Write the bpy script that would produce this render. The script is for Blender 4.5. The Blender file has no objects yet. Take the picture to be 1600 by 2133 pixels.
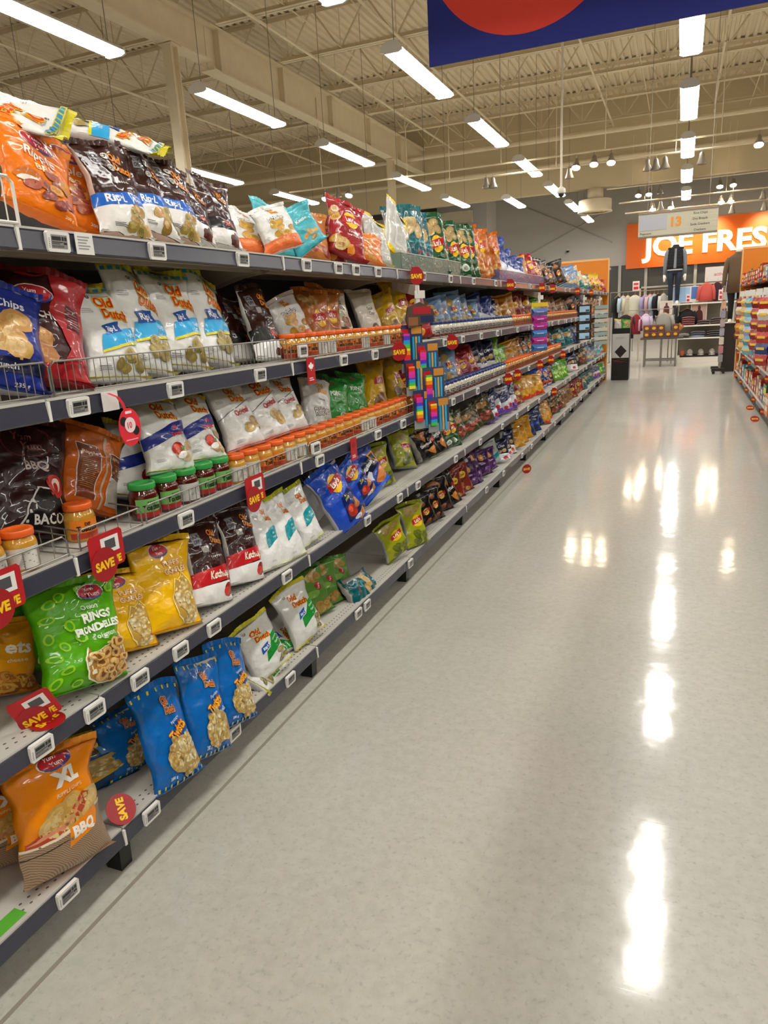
import bpy, bmesh, math, random
from math import sin, cos, pi, radians, sqrt, exp
from mathutils import Vector, Matrix, noise
random.seed(7)
SC = bpy.context.scene
COL = SC.collection

# ---------------------------------------------------------------- camera, world, exposure
def make_camera():
    f, yaw, pit, rol = 1486.0, radians(22.76), radians(-15.19), radians(-3.273)
    F = Vector((-sin(yaw)*cos(pit), cos(yaw)*cos(pit), sin(pit)))
    r = Vector((cos(yaw), sin(yaw), 0)); u = r.cross(F)
    R = r*cos(rol) + u*sin(rol); U = -r*sin(rol) + u*cos(rol)
    cd = bpy.data.cameras.new('camera'); cam = bpy.data.objects.new('camera', cd); COL.objects.link(cam)
    cd.sensor_fit = 'HORIZONTAL'; cd.sensor_width = 36.0; cd.lens = 36.0*f/1600.0
    cd.clip_start = .02; cd.clip_end = 200
    m = Matrix((R, U, -F)).transposed().to_4x4(); m.translation = (0, 0, 1.535)
    cam.matrix_world = m
    SC.camera = cam
make_camera()
W = bpy.data.worlds.new('world'); SC.world = W; W.use_nodes = True
W.node_tree.nodes['Background'].inputs[0].default_value = (.9, .85, .75, 1)
W.node_tree.nodes['Background'].inputs[1].default_value = 0.0
SC.view_settings.view_transform = 'Standard'; SC.view_settings.look = 'None'
SC.view_settings.gamma = 1.0; SC.view_settings.use_curve_mapping = False
SC.view_settings.exposure = 0.0
LAMP_POWER = 36.0      # radiance of the fluorescent lenses
SPOT_POWER = 110.0
SC.cycles.max_bounces = 7; SC.cycles.diffuse_bounces = 4; SC.cycles.glossy_bounces = 3
SC.cycles.transmission_bounces = 4; SC.cycles.transparent_max_bounces = 6
SC.cycles.caustics_reflective = False; SC.cycles.caustics_refractive = False
SC.cycles.sample_clamp_indirect = 4.0; SC.cycles.use_adaptive_sampling = True; SC.cycles.adaptive_threshold = .02

# ---------------------------------------------------------------- materials
def lin(h):
    h = h.lstrip('#'); o = []
    for i in (0, 2, 4):
        c = int(h[i:i+2], 16)/255.0
        o.append(c/12.92 if c <= .04045 else ((c+.055)/1.055)**2.4)
    return (o[0], o[1], o[2], 1.0)
MATS = {}
def M(hexc, rough=.5, metal=0.0, kind='plain', **kw):
    key = (hexc, rough, metal, kind, tuple(sorted(kw.items())))
    if key in MATS: return MATS[key]
    m = bpy.data.materials.new(kind + '_' + hexc); m.use_nodes = True
    nt = m.node_tree; N = nt.nodes; L = nt.links
    b = N['Principled BSDF']
    b.inputs['Base Color'].default_value = lin(hexc)
    b.inputs['Roughness'].default_value = rough; b.inputs['Metallic'].default_value = metal
    tc = N.new('ShaderNodeTexCoord')
    def tex(scale, detail=3, coord='Object'):
        n = N.new('ShaderNodeTexNoise'); n.inputs['Scale'].default_value = scale; n.inputs['Detail'].default_value = detail
        L.new(tc.outputs[coord], n.inputs['Vector']); return n
    def bump(src, strength, dist=.01):
        bp = N.new('ShaderNodeBump'); bp.inputs['Strength'].default_value = strength; bp.inputs['Distance'].default_value = dist
        L.new(src, bp.inputs['Height']); L.new(bp.outputs[0], b.inputs['Normal'])
    def vary(src, amt):
        mx = N.new('ShaderNodeMixRGB'); mx.blend_type = 'MIX'
        c = lin(hexc); mx.inputs[1].default_value = c
        mx.inputs[2].default_value = (c[0]*(1-amt), c[1]*(1-amt), c[2]*(1-amt), 1)
        L.new(src, mx.inputs[0]); L.new(mx.outputs[0], b.inputs['Base Color'])
    if kind == 'film':            # glossy crinkled plastic film
        n = tex(kw.get('scale', 22), 2); v = N.new('ShaderNodeTexVoronoi'); v.inputs['Scale'].default_value = 13
        L.new(n.outputs['Color'], v.inputs['Vector']) if False else L.new(tc.outputs['Object'], v.inputs['Vector'])
        ad = N.new('ShaderNodeMath'); ad.operation = 'ADD'
        L.new(n.outputs[0], ad.inputs[0]); L.new(v.outputs['Distance'], ad.inputs[1])
        bump(ad.outputs[0], .48, .014)
        b.inputs['Specular IOR Level'].default_value = .25; b.inputs['Coat Weight'].default_value = .35; b.inputs['Coat Roughness'].default_value = .04
    elif kind == 'print':         # ink on film
        n = tex(22, 2); bump(n.outputs[0], .4, .012)
        b.inputs['Specular IOR Level'].default_value = .25; b.inputs['Coat Weight'].default_value = .3; b.inputs['Coat Roughness'].default_value = .05
    elif kind == 'metal':
        n = tex(60, 2); bump(n.outputs[0], .05, .002); vary(n.outputs[0], .12)
    elif kind == 'paint':
        n = tex(kw.get('scale', 3), 4); vary(n.outputs[0], kw.get('amt', .12)); bump(n.outputs[0], .03, .01)
    elif kind == 'cloth':
        n = tex(180, 3); vary(n.outputs[0], .35); bump(n.outputs[0], .4, .004)
    elif kind == 'food':
        v = N.new('ShaderNodeTexVoronoi'); v.inputs['Scale'].default_value = kw.get('scale', 60)
        L.new(tc.outputs['Object'], v.inputs['Vector'])
        cr = N.new('ShaderNodeValToRGB'); c = lin(hexc)
        cr.color_ramp.elements[0].color = (min(1, c[0]*1.25), min(1, c[1]*1.25), min(1, c[2]*1.3), 1)
        cr.color_ramp.elements[1].color = (c[0]*.55, c[1]*.45, c[2]*.32, 1); cr.color_ramp.elements[1].position = .75
        L.new(v.outputs['Distance'], cr.inputs[0]); L.new(cr.outputs[0], b.inputs['Base Color'])
        b.inputs['Coat Weight'].default_value = .3; b.inputs['Coat Roughness'].default_value = .2
    elif kind == 'chip':
        n = tex(38, 4); vary(n.outputs[0], .5); b.inputs['Coat Weight'].default_value = .3; b.inputs['Coat Roughness'].default_value = .12
    elif kind == 'sack':
        w = N.new('ShaderNodeTexWave'); w.inputs['Scale'].default_value = 85; w.inputs['Distortion'].default_value = 1.5
        w.bands_direction = 'DIAGONAL'; L.new(tc.outputs['Object'], w.inputs['Vector']); vary(w.outputs['Fac'], .55)
        b.inputs['Coat Weight'].default_value = .3
    elif kind == 'sauce':
        n = tex(40, 4); vary(n.outputs[0], .5); b.inputs['Coat Weight'].default_value = 1; b.inputs['Coat Roughness'].default_value = .04
    elif kind == 'clear':
        b.inputs['Alpha'].default_value = kw.get('alpha', .3); n = tex(kw.get('scale', 35), 3); bump(n.outputs[0], .5, .01)
    elif kind == 'glass':
        b.inputs['Alpha'].default_value = kw.get('alpha', .35); b.inputs['Coat Weight'].default_value = 1
        n = tex(2, 1); bump(n.outputs[0], .02)
    elif kind == 'lamp':
        b.inputs['Emission Color'].default_value = lin(kw.get('emit', hexc)); b.inputs['Emission Strength'].default_value = kw.get('power', 1)
    elif kind == 'prints':        # tiny unreadable print: horizontal dashes
        w = N.new('ShaderNodeTexWave'); w.inputs['Scale'].default_value = kw.get('scale', 90); w.bands_direction = 'Z'
        L.new(tc.outputs['Object'], w.inputs['Vector']); vary(w.outputs['Fac'], .35)
    MATS[key] = m
    return m
def film(h): return M(h, .28, 0, 'film')
def ink(h): return M(h, .32, 0, 'print')

def floor_material():
    m = bpy.data.materials.new('vinyl_tile'); m.use_nodes = True
    nt = m.node_tree; N = nt.nodes; L = nt.links; b = N['Principled BSDF']
    g = N.new('ShaderNodeNewGeometry')
    def noi(s, d, rough=.6):
        n = N.new('ShaderNodeTexNoise'); n.inputs['Scale'].default_value = s; n.inputs['Detail'].default_value = d
        n.inputs['Roughness'].default_value = rough; L.new(g.outputs['Position'], n.inputs['Vector']); return n
    big, mid, sp = noi(1.3, 3), noi(28, 4), noi(62, 2)
    def ramp(src, a, bb, p0, p1):
        r = N.new('ShaderNodeValToRGB'); r.color_ramp.elements[0].color = lin(a); r.color_ramp.elements[1].color = lin(bb)
        r.color_ramp.elements[0].position = p0; r.color_ramp.elements[1].position = p1; L.new(src, r.inputs[0]); return r
    r1 = ramp(mid.outputs[0], '#BAB8AD', '#C4C2B8', .35, .62)
    r2 = ramp(sp.outputs[0], '#9C968A', '#FFFFFF', .25, .44)
    mx = N.new('ShaderNodeMixRGB'); mx.blend_type = 'MULTIPLY'; mx.inputs[0].default_value = .3
    L.new(r1.outputs[0], mx.inputs[1]); L.new(r2.outputs[0], mx.inputs[2])
    r3 = ramp(big.outputs[0], '#F7F6F4', '#FFFFFF', .35, .65)
    m2 = N.new('ShaderNodeMixRGB'); m2.blend_type = 'MULTIPLY'; m2.inputs[0].default_value = 1
    L.new(mx.outputs[0], m2.inputs[1]); L.new(r3.outputs[0], m2.inputs[2]); L.new(m2.outputs[0], b.inputs['Base Color'])
    b.inputs['Roughness'].default_value = .42; b.inputs['Specular IOR Level'].default_value = .5
    b.inputs['Coat Weight'].default_value = .8; b.inputs['Coat Roughness'].default_value = .095; b.inputs['Coat IOR'].default_value = 1.5
    wv = noi(5, 2); fine = noi(60, 2)
    ad = N.new('ShaderNodeMath'); ad.operation = 'MULTIPLY_ADD'; L.new(fine.outputs[0], ad.inputs[0]); ad.inputs[1].default_value = .06; L.new(wv.outputs[0], ad.inputs[2])
    bp = N.new('ShaderNodeBump'); bp.inputs['Strength'].default_value = .10; bp.inputs['Distance'].default_value = .012
    L.new(ad.outputs[0], bp.inputs['Height']); L.new(bp.outputs[0], b.inputs['Coat Normal'])
    return m

# ---------------------------------------------------------------- mesh helpers
class MB:
    def __init__(s): s.v = []; s.f = []; s.mi = []; s.mats = []
    def mat(s, m):
        if m not in s.mats: s.mats.append(m)
        return s.mats.index(m)
    def add(s, vs, fs, m):
        k = len(s.v); i = s.mat(m)
        s.v += [tuple(p) for p in vs]; s.f += [tuple(k+a for a in f) for f in fs]; s.mi += [i]*len(fs); return s
    def box(s, x0, x1, y0, y1, z0, z1, m):
        return s.add([(x0,y0,z0),(x1,y0,z0),(x1,y1,z0),(x0,y1,z0),(x0,y0,z1),(x1,y0,z1),(x1,y1,z1),(x0,y1,z1)],
                     [(0,3,2,1),(4,5,6,7),(0,1,5,4),(1,2,6,5),(2,3,7,6),(3,0,4,7)], m)
    def rbox(s, x0, x1, y0, y1, z0, z1, m, r=.004):     # box with chamfered long edges (octagon section in XZ)
        pts = [(x0+r,z0),(x1-r,z0),(x1,z0+r),(x1,z1-r),(x1-r,z1),(x0+r,z1),(x0,z1-r),(x0,z0+r)]
        return s.prism([(x, y0, z) for x, z in pts], (0, y1-y0, 0), m)
    def prism(s, pts, d, m):
        n = len(pts); d = Vector(d); a = [Vector(p) for p in pts]
        return s.add([tuple(p) for p in a]+[tuple(p+d) for p in a],
                     [tuple(range(n))[::-1], tuple(range(n, 2*n))]+[(i, (i+1)%n, n+(i+1)%n, n+i) for i in range(n)], m)
    def tube(s, pts, r, m, n=6, caps=True):
        pts = [Vector(p) for p in pts]; rings = []
        rs = r if isinstance(r, (list, tuple)) else [r]*len(pts)
        for i, p in enumerate(pts):
            d = (pts[min(i+1, len(pts)-1)]-pts[max(i-1, 0)]).normalized()
            a = d.cross(Vector((0,0,1))) if abs(d.z) < .95 else d.cross(Vector((1,0,0)))
            a.normalize(); b = d.cross(a)
            rings.append([p+(a*cos(2*pi*k/n)+b*sin(2*pi*k/n))*rs[i] for k in range(n)])
        return s.loft(rings, m, caps)
    def loft(s, rings, m, caps=True):
        n = len(rings[0]); vs = [p for r in rings for p in r]; fs = []
        for i in range(len(rings)-1):
            for k in range(n): fs.append((i*n+k, i*n+(k+1)%n, (i+1)*n+(k+1)%n, (i+1)*n+k))
        if caps: fs += [tuple(range(n))[::-1], tuple(range(len(vs)-n, len(vs)))]
        return s.add(vs, fs, m)
    def lathe(s, prof, m, n=16, c=(0,0,0), caps=True):
        return s.loft([[(c[0]+r*cos(2*pi*k/n), c[1]+r*sin(2*pi*k/n), c[2]+z) for k in range(n)] for r, z in prof], m, caps)
    def mesh(s, name, smooth=False):
        me = bpy.data.meshes.new(name); me.from_pydata(s.v, [], s.f)
        for m in s.mats: me.materials.append(m)
        me.polygons.foreach_set('material_index', s.mi)
        if smooth: me.polygons.foreach_set('use_smooth', [True]*len(s.f))
        me.update(); return me
def ob(name, me, parent=None, loc=(0,0,0), rot=None):
    o = bpy.data.objects.new(name, me); COL.objects.link(o); o.location = loc
    if rot: o.rotation_euler = rot
    if parent: o.parent = parent
    return o
def tag(o, label=None, cat=None, group=None, kind=None):
    if label: o['label'] = label
    if cat: o['category'] = cat
    if group: o['group'] = group
    if kind: o['kind'] = kind
    return o
def empty(name, loc=(0,0,0), rot=None): return ob(name, None, None, loc, rot)
KIDS = {}
def child(name, me, parent, loc=(0,0,0), rot=None):
    o = ob(name, me, parent, loc, rot); KIDS.setdefault(parent.name, []).append(o); return o
def dup(o, parent=None):
    c = o.copy(); COL.objects.link(c)
    if parent: c.parent = parent; KIDS.setdefault(parent.name, []).append(c)
    for k in KIDS.get(o.name, []): dup(k, c)
    return c
def struct(name, me, parent=None, loc=(0,0,0), rot=None):
    o = child(name, me, parent, loc, rot) if parent else ob(name, me, None, loc, rot)
    if not parent: o['kind'] = 'structure'
    return o
ORD = ['','first','second','third','fourth','fifth','sixth','seventh','eighth','ninth','tenth','eleventh','twelfth','thirteenth',
       'fourteenth','fifteenth','sixteenth','seventeenth','eighteenth','nineteenth','twentieth']
def ordinal(n):
    if n <= 20: return ORD[n]
    t = {2:'twenty',3:'thirty',4:'forty',5:'fifty',6:'sixty',7:'seventy',8:'eighty',9:'ninety'}[n//10]
    return t + '-' + ORD[n%10] if n % 10 else {3:'thirtieth',4:'fortieth',5:'fiftieth',6:'sixtieth',7:'seventieth',8:'eightieth',9:'ninetieth'}[n//10]

# ---------------------------------------------------------------- lettering
TXT = {}
def text2d(s, bold=.02, res=3):
    """vertices (cap height 1, centred) and faces of a word"""
    key = (s, bold)
    if key in TXT: return TXT[key]
    cu = bpy.data.curves.new('lettering', 'FONT'); cu.body = s; cu.size = 1.0; cu.offset = bold; cu.resolution_u = res
    o = bpy.data.objects.new('lettering', cu); COL.objects.link(o)
    bpy.context.view_layer.update()
    me = o.evaluated_get(bpy.context.evaluated_depsgraph_get()).to_mesh()
    vs = [(v.co.x, v.co.y) for v in me.vertices]; fs = [tuple(p.vertices) for p in me.polygons]
    o.evaluated_get(bpy.context.evaluated_depsgraph_get()).to_mesh_clear()
    bpy.data.objects.remove(o); bpy.data.curves.remove(cu)
    x0 = min(v[0] for v in vs); x1 = max(v[0] for v in vs)
    vs = [((x-(x0+x1)/2)/.72, (y-.36)/.72) for x, y in vs]
    TXT[key] = (vs, fs, (x1-x0)/.72); return TXT[key]
def sign_text(mb, s, cx, cz, h, m, y, bold=.015, sx=1.0, depth=0, shear=0, mapf=None):
    """flat (or extruded) word in the XZ plane facing -Y at depth y"""
    vs, fs, w = text2d(s, bold)
    P = [(cx+(x+shear*z)*h*sx, cz+z*h) for x, z in vs]
    mapf = mapf or (lambda a, b, d: (a, y-d, b))
    if depth <= 0: mb.add([mapf(a, b, 0) for a, b in P], fs, m); return
    n = len(P); F = [tuple(f) for f in fs]+[tuple(n+i for i in f)[::-1] for f in fs]
    edges = {}
    for f in fs:
        for i in range(len(f)):
            e = (f[i], f[(i+1)%len(f)]); edges[e] = 1
    for (a, b) in list(edges):
        if (b, a) not in edges: F.append((a, b, n+b, n+a))
    mb.add([mapf(a, b, depth) for a, b in P]+[mapf(a, b, 0) for a, b in P], F, m)

# ---------------------------------------------------------------- snack bags
TAN = ['#C99A4E', '#D8B065', '#B98538', '#E2C07C']; GOLD = ['#A8913E', '#BCA552', '#94802F']; RED = ['#B5482A', '#C9622F', '#8E2E1C']
CORN = ['#E6D49A', '#D9C07A', '#F0E3B8', '#C7A95E']; BROWN = ['#7A4A22', '#94602E', '#A8763C']
def P(part, c, *pts): return ('P', part, c, pts)
def R(part, c, u0, u1, v0, v1, sl=0): return ('P', part, c, [(u0,v0),(u1,v0+sl),(u1,v1+sl),(u0,v1)])
def E_(part, c, cx, cy, rx, ry, rot=0): return ('E', part, c, cx, cy, rx, ry, rot)
def T(part, c, s, cx, cy, h, rot=0, sx=1.0, bold=.02): return ('T', part, c, s, cx, cy, h, rot, sx, bold)
def CH(part, pal, cx, cy, rx, ry, n, size): return ('C', part, pal, cx, cy, rx, ry, n, size)
def old(cx, cy, s, rot=0, a='#C8341C', b='#F2C21E'):
    o = []; s *= 1.4
    for t, dy in (('Old', .24*s), ('Dutch', -.24*s)):
        dx = -.5*s if t == 'Old' else .05
        o += [T('logo', b, t, cx+dx, cy+dy, s, rot, .82, .085), T('logo', a, t, cx+dx, cy+dy, s, rot, .82, .03)]
    return o
def yum(cx, cy, s, rot=0):
    return [E_('logo', '#E8E2DA', cx, cy, .42*s, .27*s, rot), E_('logo', '#2A3C8C', cx+.02*s, cy-.008, .39*s, .25*s, rot), E_('logo', '#B8242C', cx, cy+.004, .38*s, .23*s, rot),
            T('logo', '#F0E6E0', 'Yum', cx-.06*s, cy+.033*s, .12*s, rot+4, 1, .02), T('logo', '#F0E6E0', 'Yum', cx+.06*s, cy-.035*s, .12*s, rot+4, 1, .02)]
def lay(cx, cy, s, rot=8):
    return [E_('logo', '#F0BE1E', cx, cy, .34*s, .34*s), ('P', 'logo', '#B5202A', [(cx-.42*s, cy-.07*s), (cx+.42*s, cy-.01*s), (cx+.42*s, cy+.10*s), (cx-.42*s, cy+.04*s)]),
            T('logo', '#F6F2EC', "Lay's", cx, cy+.015*s, .2*s, rot, .9, .03)]
def fine(c, cx, cy, n, w=.3, gap=.016):     # block of tiny print
    return [R('lettering', c, cx-w/2, cx+w/2*(.7+.3*((i*7) % 4)/3), cy-i*gap, cy-i*gap+.006) for i in range(n)]
def kick(cx, cy, s=1):
    return [R('lettering', '#8C8C94', cx-.17*s, cx+.17*s, cy-.07*s, cy+.07*s), T('lettering', '#2A1512', 'KICK', cx, cy+.03*s, .11*s, 0, 1, .03), T('lettering', '#2A1512', 'OFF', cx, cy-.03*s, .11*s, 0, 1, .03)]
def laces(cx, cy, n=7):
    o = [R('picture', '#D8D4CC', cx-.05*n, cx+.05*n, cy-.003, cy+.003, .01)]
    return o + [R('picture', '#D8D4CC', cx-.05*n+.1*i, cx-.05*n+.1*i+.03, cy-.014+.001*i, cy+.014+.001*i) for i in range(n)]
# name: (base, back, seal, first words of the label, group, printed items)
D = {}
def design(n, base, back, seal, desc, items=(), W=.24, H=.33, T_=.095, side=.9):
    D[n] = dict(base=base, back=back, seal=seal, desc=desc, items=list(items), W=W, H=H, T=T_, side=side)
design('orange_ripple', '#EE7A0C', '#E8740C', '#F08A1C', 'orange barbecue ripple chip bag',
   yum(-.05, .86, 1.0, -6)+[T('lettering', '#F2ECE4', 'Ripple', -.06, .69, .30, -3, .78, .02), T('lettering', '#EED9A8', 'BBQ', .02, .53, .2, -3, 1, .03), E_('picture', '#C9702A', -.5, .38, .35, .2, 0), E_('picture', '#F0E4D8', -.5, .34, .26, .1, 10)]
   + [CH('picture', RED, .15, .33, .6, .3, 9, .22), CH('picture', ['#E8A850', '#D98A30'], .3, .42, .35, .15, 3, .2), T('lettering', '#F2D9B8', '200 g', .55, .06, .09)])
BR = '#34130F'
design('brown_ripl', BR, '#D8B8A8', '#3A1A12', 'dark brown football chip bag with blue band',
   kick(-.45, .83)+[T('lettering', '#E89A20', 'CFL', .55, .75, .001)][:0]+old(.38, .80, .17, -8, '#E08A18', '#6A2A10')
   + [E_('lettering', '#D8D4CC', -.05, .86, .13, .1), T('lettering', '#2A1512', 'CFL', -.05, .86, .1), E_('lettering', '#D8D4CC', -.05, .73, .13, .1), T('lettering', '#2A1512', 'CFL', -.05, .73, .1)]
   + laces(.1, .56)+[P('picture', '#E6E4E0', (-1,.0), (1,.0), (1,.34), (-1,.26)), P('banner', '#1763C4', (-1,.26), (1,.34), (1,.47), (-1,.40)), T('banner', '#F2F2F2', 'Rip·L', -.35, .362, .24, 3, .9, .03), T('banner', '#F2F2F2', 'Chips', .55, .425, .1, 3), T('banner', '#F2F2F2', 'Croustilles', .58, .378, .09, 3, .8)]
   + [CH('picture', GOLD+TAN, .35, .17, .5, .2, 9, .22)]+fine('#4A4A4A', -.4, .09, 3, .4))
def brownband(n, band, txt, tc, extra, desc):
    design(n, BR, '#DAD6D2', '#3A1A12', desc, kick(-.4, .8, 1.15)+[R('lettering', '#A8A49C', -.3, -.02, .62, .70)]+old(.42, .8, .15, -8, '#E08A18', '#6A2A10')+laces(.35, .55, 5)
      + [P('picture', '#E6E4E2', (-1,0), (1,0), (1,.26), (-1,.20)), P('banner', band, (-1,.20), (1,.28), (1,.46), (-1,.38)), T('banner', tc, txt, .25, .345, .24, 4, .85, .03)]+extra)
brownband('brown_black', '#100C0C', 'BBQ', '#C84A3C', [CH('picture', ['#5A1A16', '#7A2A1E', '#43100E'], .5, .1, .4, .14, 7, .2)], 'dark brown football chip bag with black band')
brownband('brown_red', '#BE1C22', 'Ketchup', '#E4EBD4', [E_('picture', '#8E1E1C', .62, .14, .25, .24), E_('picture', '#C23A2C', .5, .12, .16, .16)], 'dark brown football chip bag with red band')
design('ridgies_white', '#E2E2DF', '#CFCFCC', '#E8E6E2', 'white ridged chip bag with golden chips',
   [T('lettering', '#1E1E1E', 'Ridgies', .0, .69, .37, 5, .72, .06), T('lettering', '#F4F4F2', 'Ridgies', .0, .69, .37, 5, .72, .012), CH('picture', ['#D8A02A', '#E8B83C', '#C08A1C'], .1, .48, .6, .26, 8, .26), P('picture', '#E27038', (-1,.0), (1,.0), (1,.27), (.2,.31), (-1,.25)), E_('picture', '#E89058', -.2, .2, .5, .12)]+old(.1, .88, .1)+fine('#8A8A8A', 0, .95, 2, .5))
design('ridgies_dark', '#D4D4D0', '#C4C4C0', '#2A4A30', 'grey white ridged dill chip bag',
   old(.25, .82, .15, 0, '#D88A20', '#F0E0B0')+[T('lettering', '#5A6A90', 'CRINKLE', .2, .61, .08), T('lettering', '#1E1E1E', 'Ridgies', .1, .40, .36, 8, .74, .06), T('lettering', '#E8E8E4', 'Ridgies', .1, .40, .36, 8, .74, .012)]
   + [E_('picture', c, x, y, .3, .16, 20) for c, x, y in (('#2E4A22', .1, .16), ('#B8C88A', .1, .165), ('#2E4A22', .35, .1), ('#A8B87A', .35, .105))])
design('ridgies_green', '#D9D9D6', '#55565A', '#23301E', 'white ridged chip bag with black yellow seal',
   [P('banner', '#1E241A', (-1,.86), (1,.92), (1,1), (-1,1))]+[R('banner', '#C9C02A', -.95+.2*i, -.88+.2*i, .87+.006*i, .96) for i in range(9)]+old(.5, .78, .13, 0, '#C8501C', '#E8B050')+[T('lettering', '#2A2A2A', 'Ridgies', .55, .4, .3, 60, .7, .05), T('lettering', '#E8E8E8', 'Ridgies', .55, .4, .3, 60, .7, .01), P('banner', '#1E7A66', (.3,.05), (1,.02), (1,.2), (.5,.22))])
design('teal_kettle', '#48AEBB', '#50B4C0', '#6AC4CE', 'plain turquoise foil chip bag', [T('lettering', '#E8F2F2', 'Kettle', .1, .7, .2), CH('picture', TAN, .2, .35, .4, .2, 5, .2)])
design('bbq_brown', '#B0682C', '#A65E26', '#C07A38', 'copper brown barbecue chip bag', [CH('picture', TAN, -.2, .82, .45, .18, 5, .26)]+lay(.12, .52, 1.2)+[CH('picture', RED, .2, .18, .6, .2, 6, .26)])
design('red_lays', '#931C22', '#86181E', '#B02A2E', 'bright red foil chip bag with yellow disc',
   [CH('picture', ['#D8A84A', '#B98038'], -.75, .82, .25, .3, 4, .24)]+lay(.12, .66, 1.25)+[T('lettering', '#F0E4E0', 'Tomato', .15, .43, .11), T('lettering', '#F0E4E0', 'Tangy & Spicy', .15, .37, .09, 0, .9), CH('picture', ['#C9A24A', '#D9B868', '#C08030'], -.4, .16, .4, .22, 5, .3), E_('picture', '#D8862E', .05, .1, .22, .22)])
design('orange_small', '#DE7426', '#D86E20', '#E88A3A', 'small orange chip bag with crisp picture', [CH('picture', ['#E8A04A', '#D07828', '#F0B868'], .1, .4, .7, .6, 12, .3), T('lettering', '#F2E8DC', 'Croustilles', 0, .8, .16, 0, .8)])
design('silver_back', '#B9B7B2', '#B9B7B2', '#E2C020', 'silver backed chip bag with yellow edge',
   [P('banner', '#E2C322', (.82,0), (1,0), (1,1), (.82,1)), P('banner', '#E2C322', (-1,0), (-.2,0), (-.7,.14), (-1,.2)), R('lettering', '#D2D0CA', -.55, .5, .2, .86)]+fine('#8C8A86', 0, .82, 24, .9, .025))
design('navy_chip', '#1D2E86', '#A8A8B0', '#22348E', 'navy blue chip bag with big crisp', [T('lettering', '#E8E8F0', 'Chips', .2, .82, .24), CH('picture', ['#E0B060', '#EAC684', '#D49A48'], .1, .5, .6, .3, 6, .42), P('banner', '#12183A', (-1,.1), (1,.16), (1,.3), (-1,.24)), T('banner', '#C8C8D0', 'Crunch', 0, .2, .16, 4), T('lettering', '#D8D8E8', '235 g', .4, .05, .09)])
design('ketchup', '#36100F', '#A51C24', '#7A1A1E', 'dark maroon ketchup chip bag', yum(-.1, .78, .95)+[T('lettering', '#DAD4D0', 'KETCHUP', .0, .57, .2, 3, .85, .03), CH('picture', ['#C98A3A', '#DCA658', '#B87228'], -.25, .32, .45, .3, 6, .36), P('banner', '#A51C24', (.2,1), (1,1), (1,0), (-1,0), (-1,.1), (.3,.13), (.55,.3), (.4,.48), (.2,.6), (.3,.8)), P('banner', '#5A1216', (.5,.5), (.85,.5), (.85,.72), (.5,.74))]+fine('#C8888A', .68, .7, 6, .25, .03))
design('red_twist', '#9E1A22', '#A82028', '#B02A30', 'glossy red back of a ketchup bag', [('P', 'banner', '#5A1216', [(-.2,.45), (.5,.45), (.45,.75), (-.1,.8)])]+fine('#C8888A', .15, .72, 8, .5, .03)+[T('lettering', '#D8B0B0', '200 g', .5, .12, .08)])
design('white_light', '#E4E3E0', '#CFCFCE', '#C9BE2A', 'white light chip bag with blue bands',
   [T('lettering', '#2A2A2A', 'GF', -.15, .90, .09, 0, 1, .03), R('lettering', '#A8A8A8', .0, .5, .895, .91)]+fine('#9A9A9A', -.55, .74, 3, .35, .018)+old(.35, .76, .22, -6)
   + [P('banner', '#2A9FD6', (-.55,.27), (1,.40), (1,.56), (-.45,.44)), P('banner', '#1852A4', (-.35,.43), (.35,.48), (.28,.545), (.36,.60), (-.32,.55), (-.26,.48)), T('banner', '#F2F4F6', 'Rip·L', .0, .515, .17, 5, .85, .03), T('banner', '#BFE0F2', 'Light', .6, .455, .12, 7), T('banner', '#BFE0F2', 'Légères', .55, .375, .13, 7, .9), P('banner', '#D6CC1E', (-.55,.27), (1,.40), (1,.372), (-.55,.245))]
   + [CH('picture', GOLD, .35, .2, .5, .17, 9, .2)]+fine('#8A8A8A', -.5, .12, 3, .4)+[P('banner', '#C9BE2A', (-1,.945), (1,.945), (1,1), (-1,1))]+[P('banner', '#2A86B4', (-.95+.22*i,.95), (-.81+.22*i,.95), (-.79+.22*i,.985), (-.93+.22*i,.985)) for i in range(9)])
design('kettle_black', '#E0D8C6', '#6E6A64', '#A86A34', 'cream and black baked potato chip bag', [T('lettering', '#2A2620', 'BAKED', .1, .82, .2, -6, .85), T('lettering', '#2A2620', 'POTATO', .15, .72, .18, -6, .8), E_('logo', '#B8C8A8', .1, .58, .25, .18), P('banner', '#1C1814', (-1,0), (1,0), (1,.28), (-1,.42)), CH('picture', ['#B8743A', '#A05E28'], .4, .4, .3, .2, 5, .2)])
design('cream_kettle', '#DCD6C8', '#9A9A98', '#C8C2B4', 'cream kettle chip bag with brown emblem', [T('lettering', '#4A4438', 'Sour', .2, .66, .18), T('lettering', '#4A4438', 'Cream', .25, .56, .18), E_('picture', '#6A2E28', .15, .26, .34, .3), E_('picture', '#D8C8B0', .15, .26, .2, .16), E_('picture', '#6A2E28', .15, .26, .12, .1)])
YEL = '#D9AE14'
design('yellow_lays', YEL, '#B8920E', '#D0A010', 'yellow potato chip bag with red logo', lay(.25, .62, 1.15)+[CH('picture', ['#8A5A24', '#A87438', '#6E431A'], .2, .2, .5, .26, 6, .3), CH('picture', ['#E4C46A'], -.3, .82, .4, .2, 3, .25)])
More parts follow.
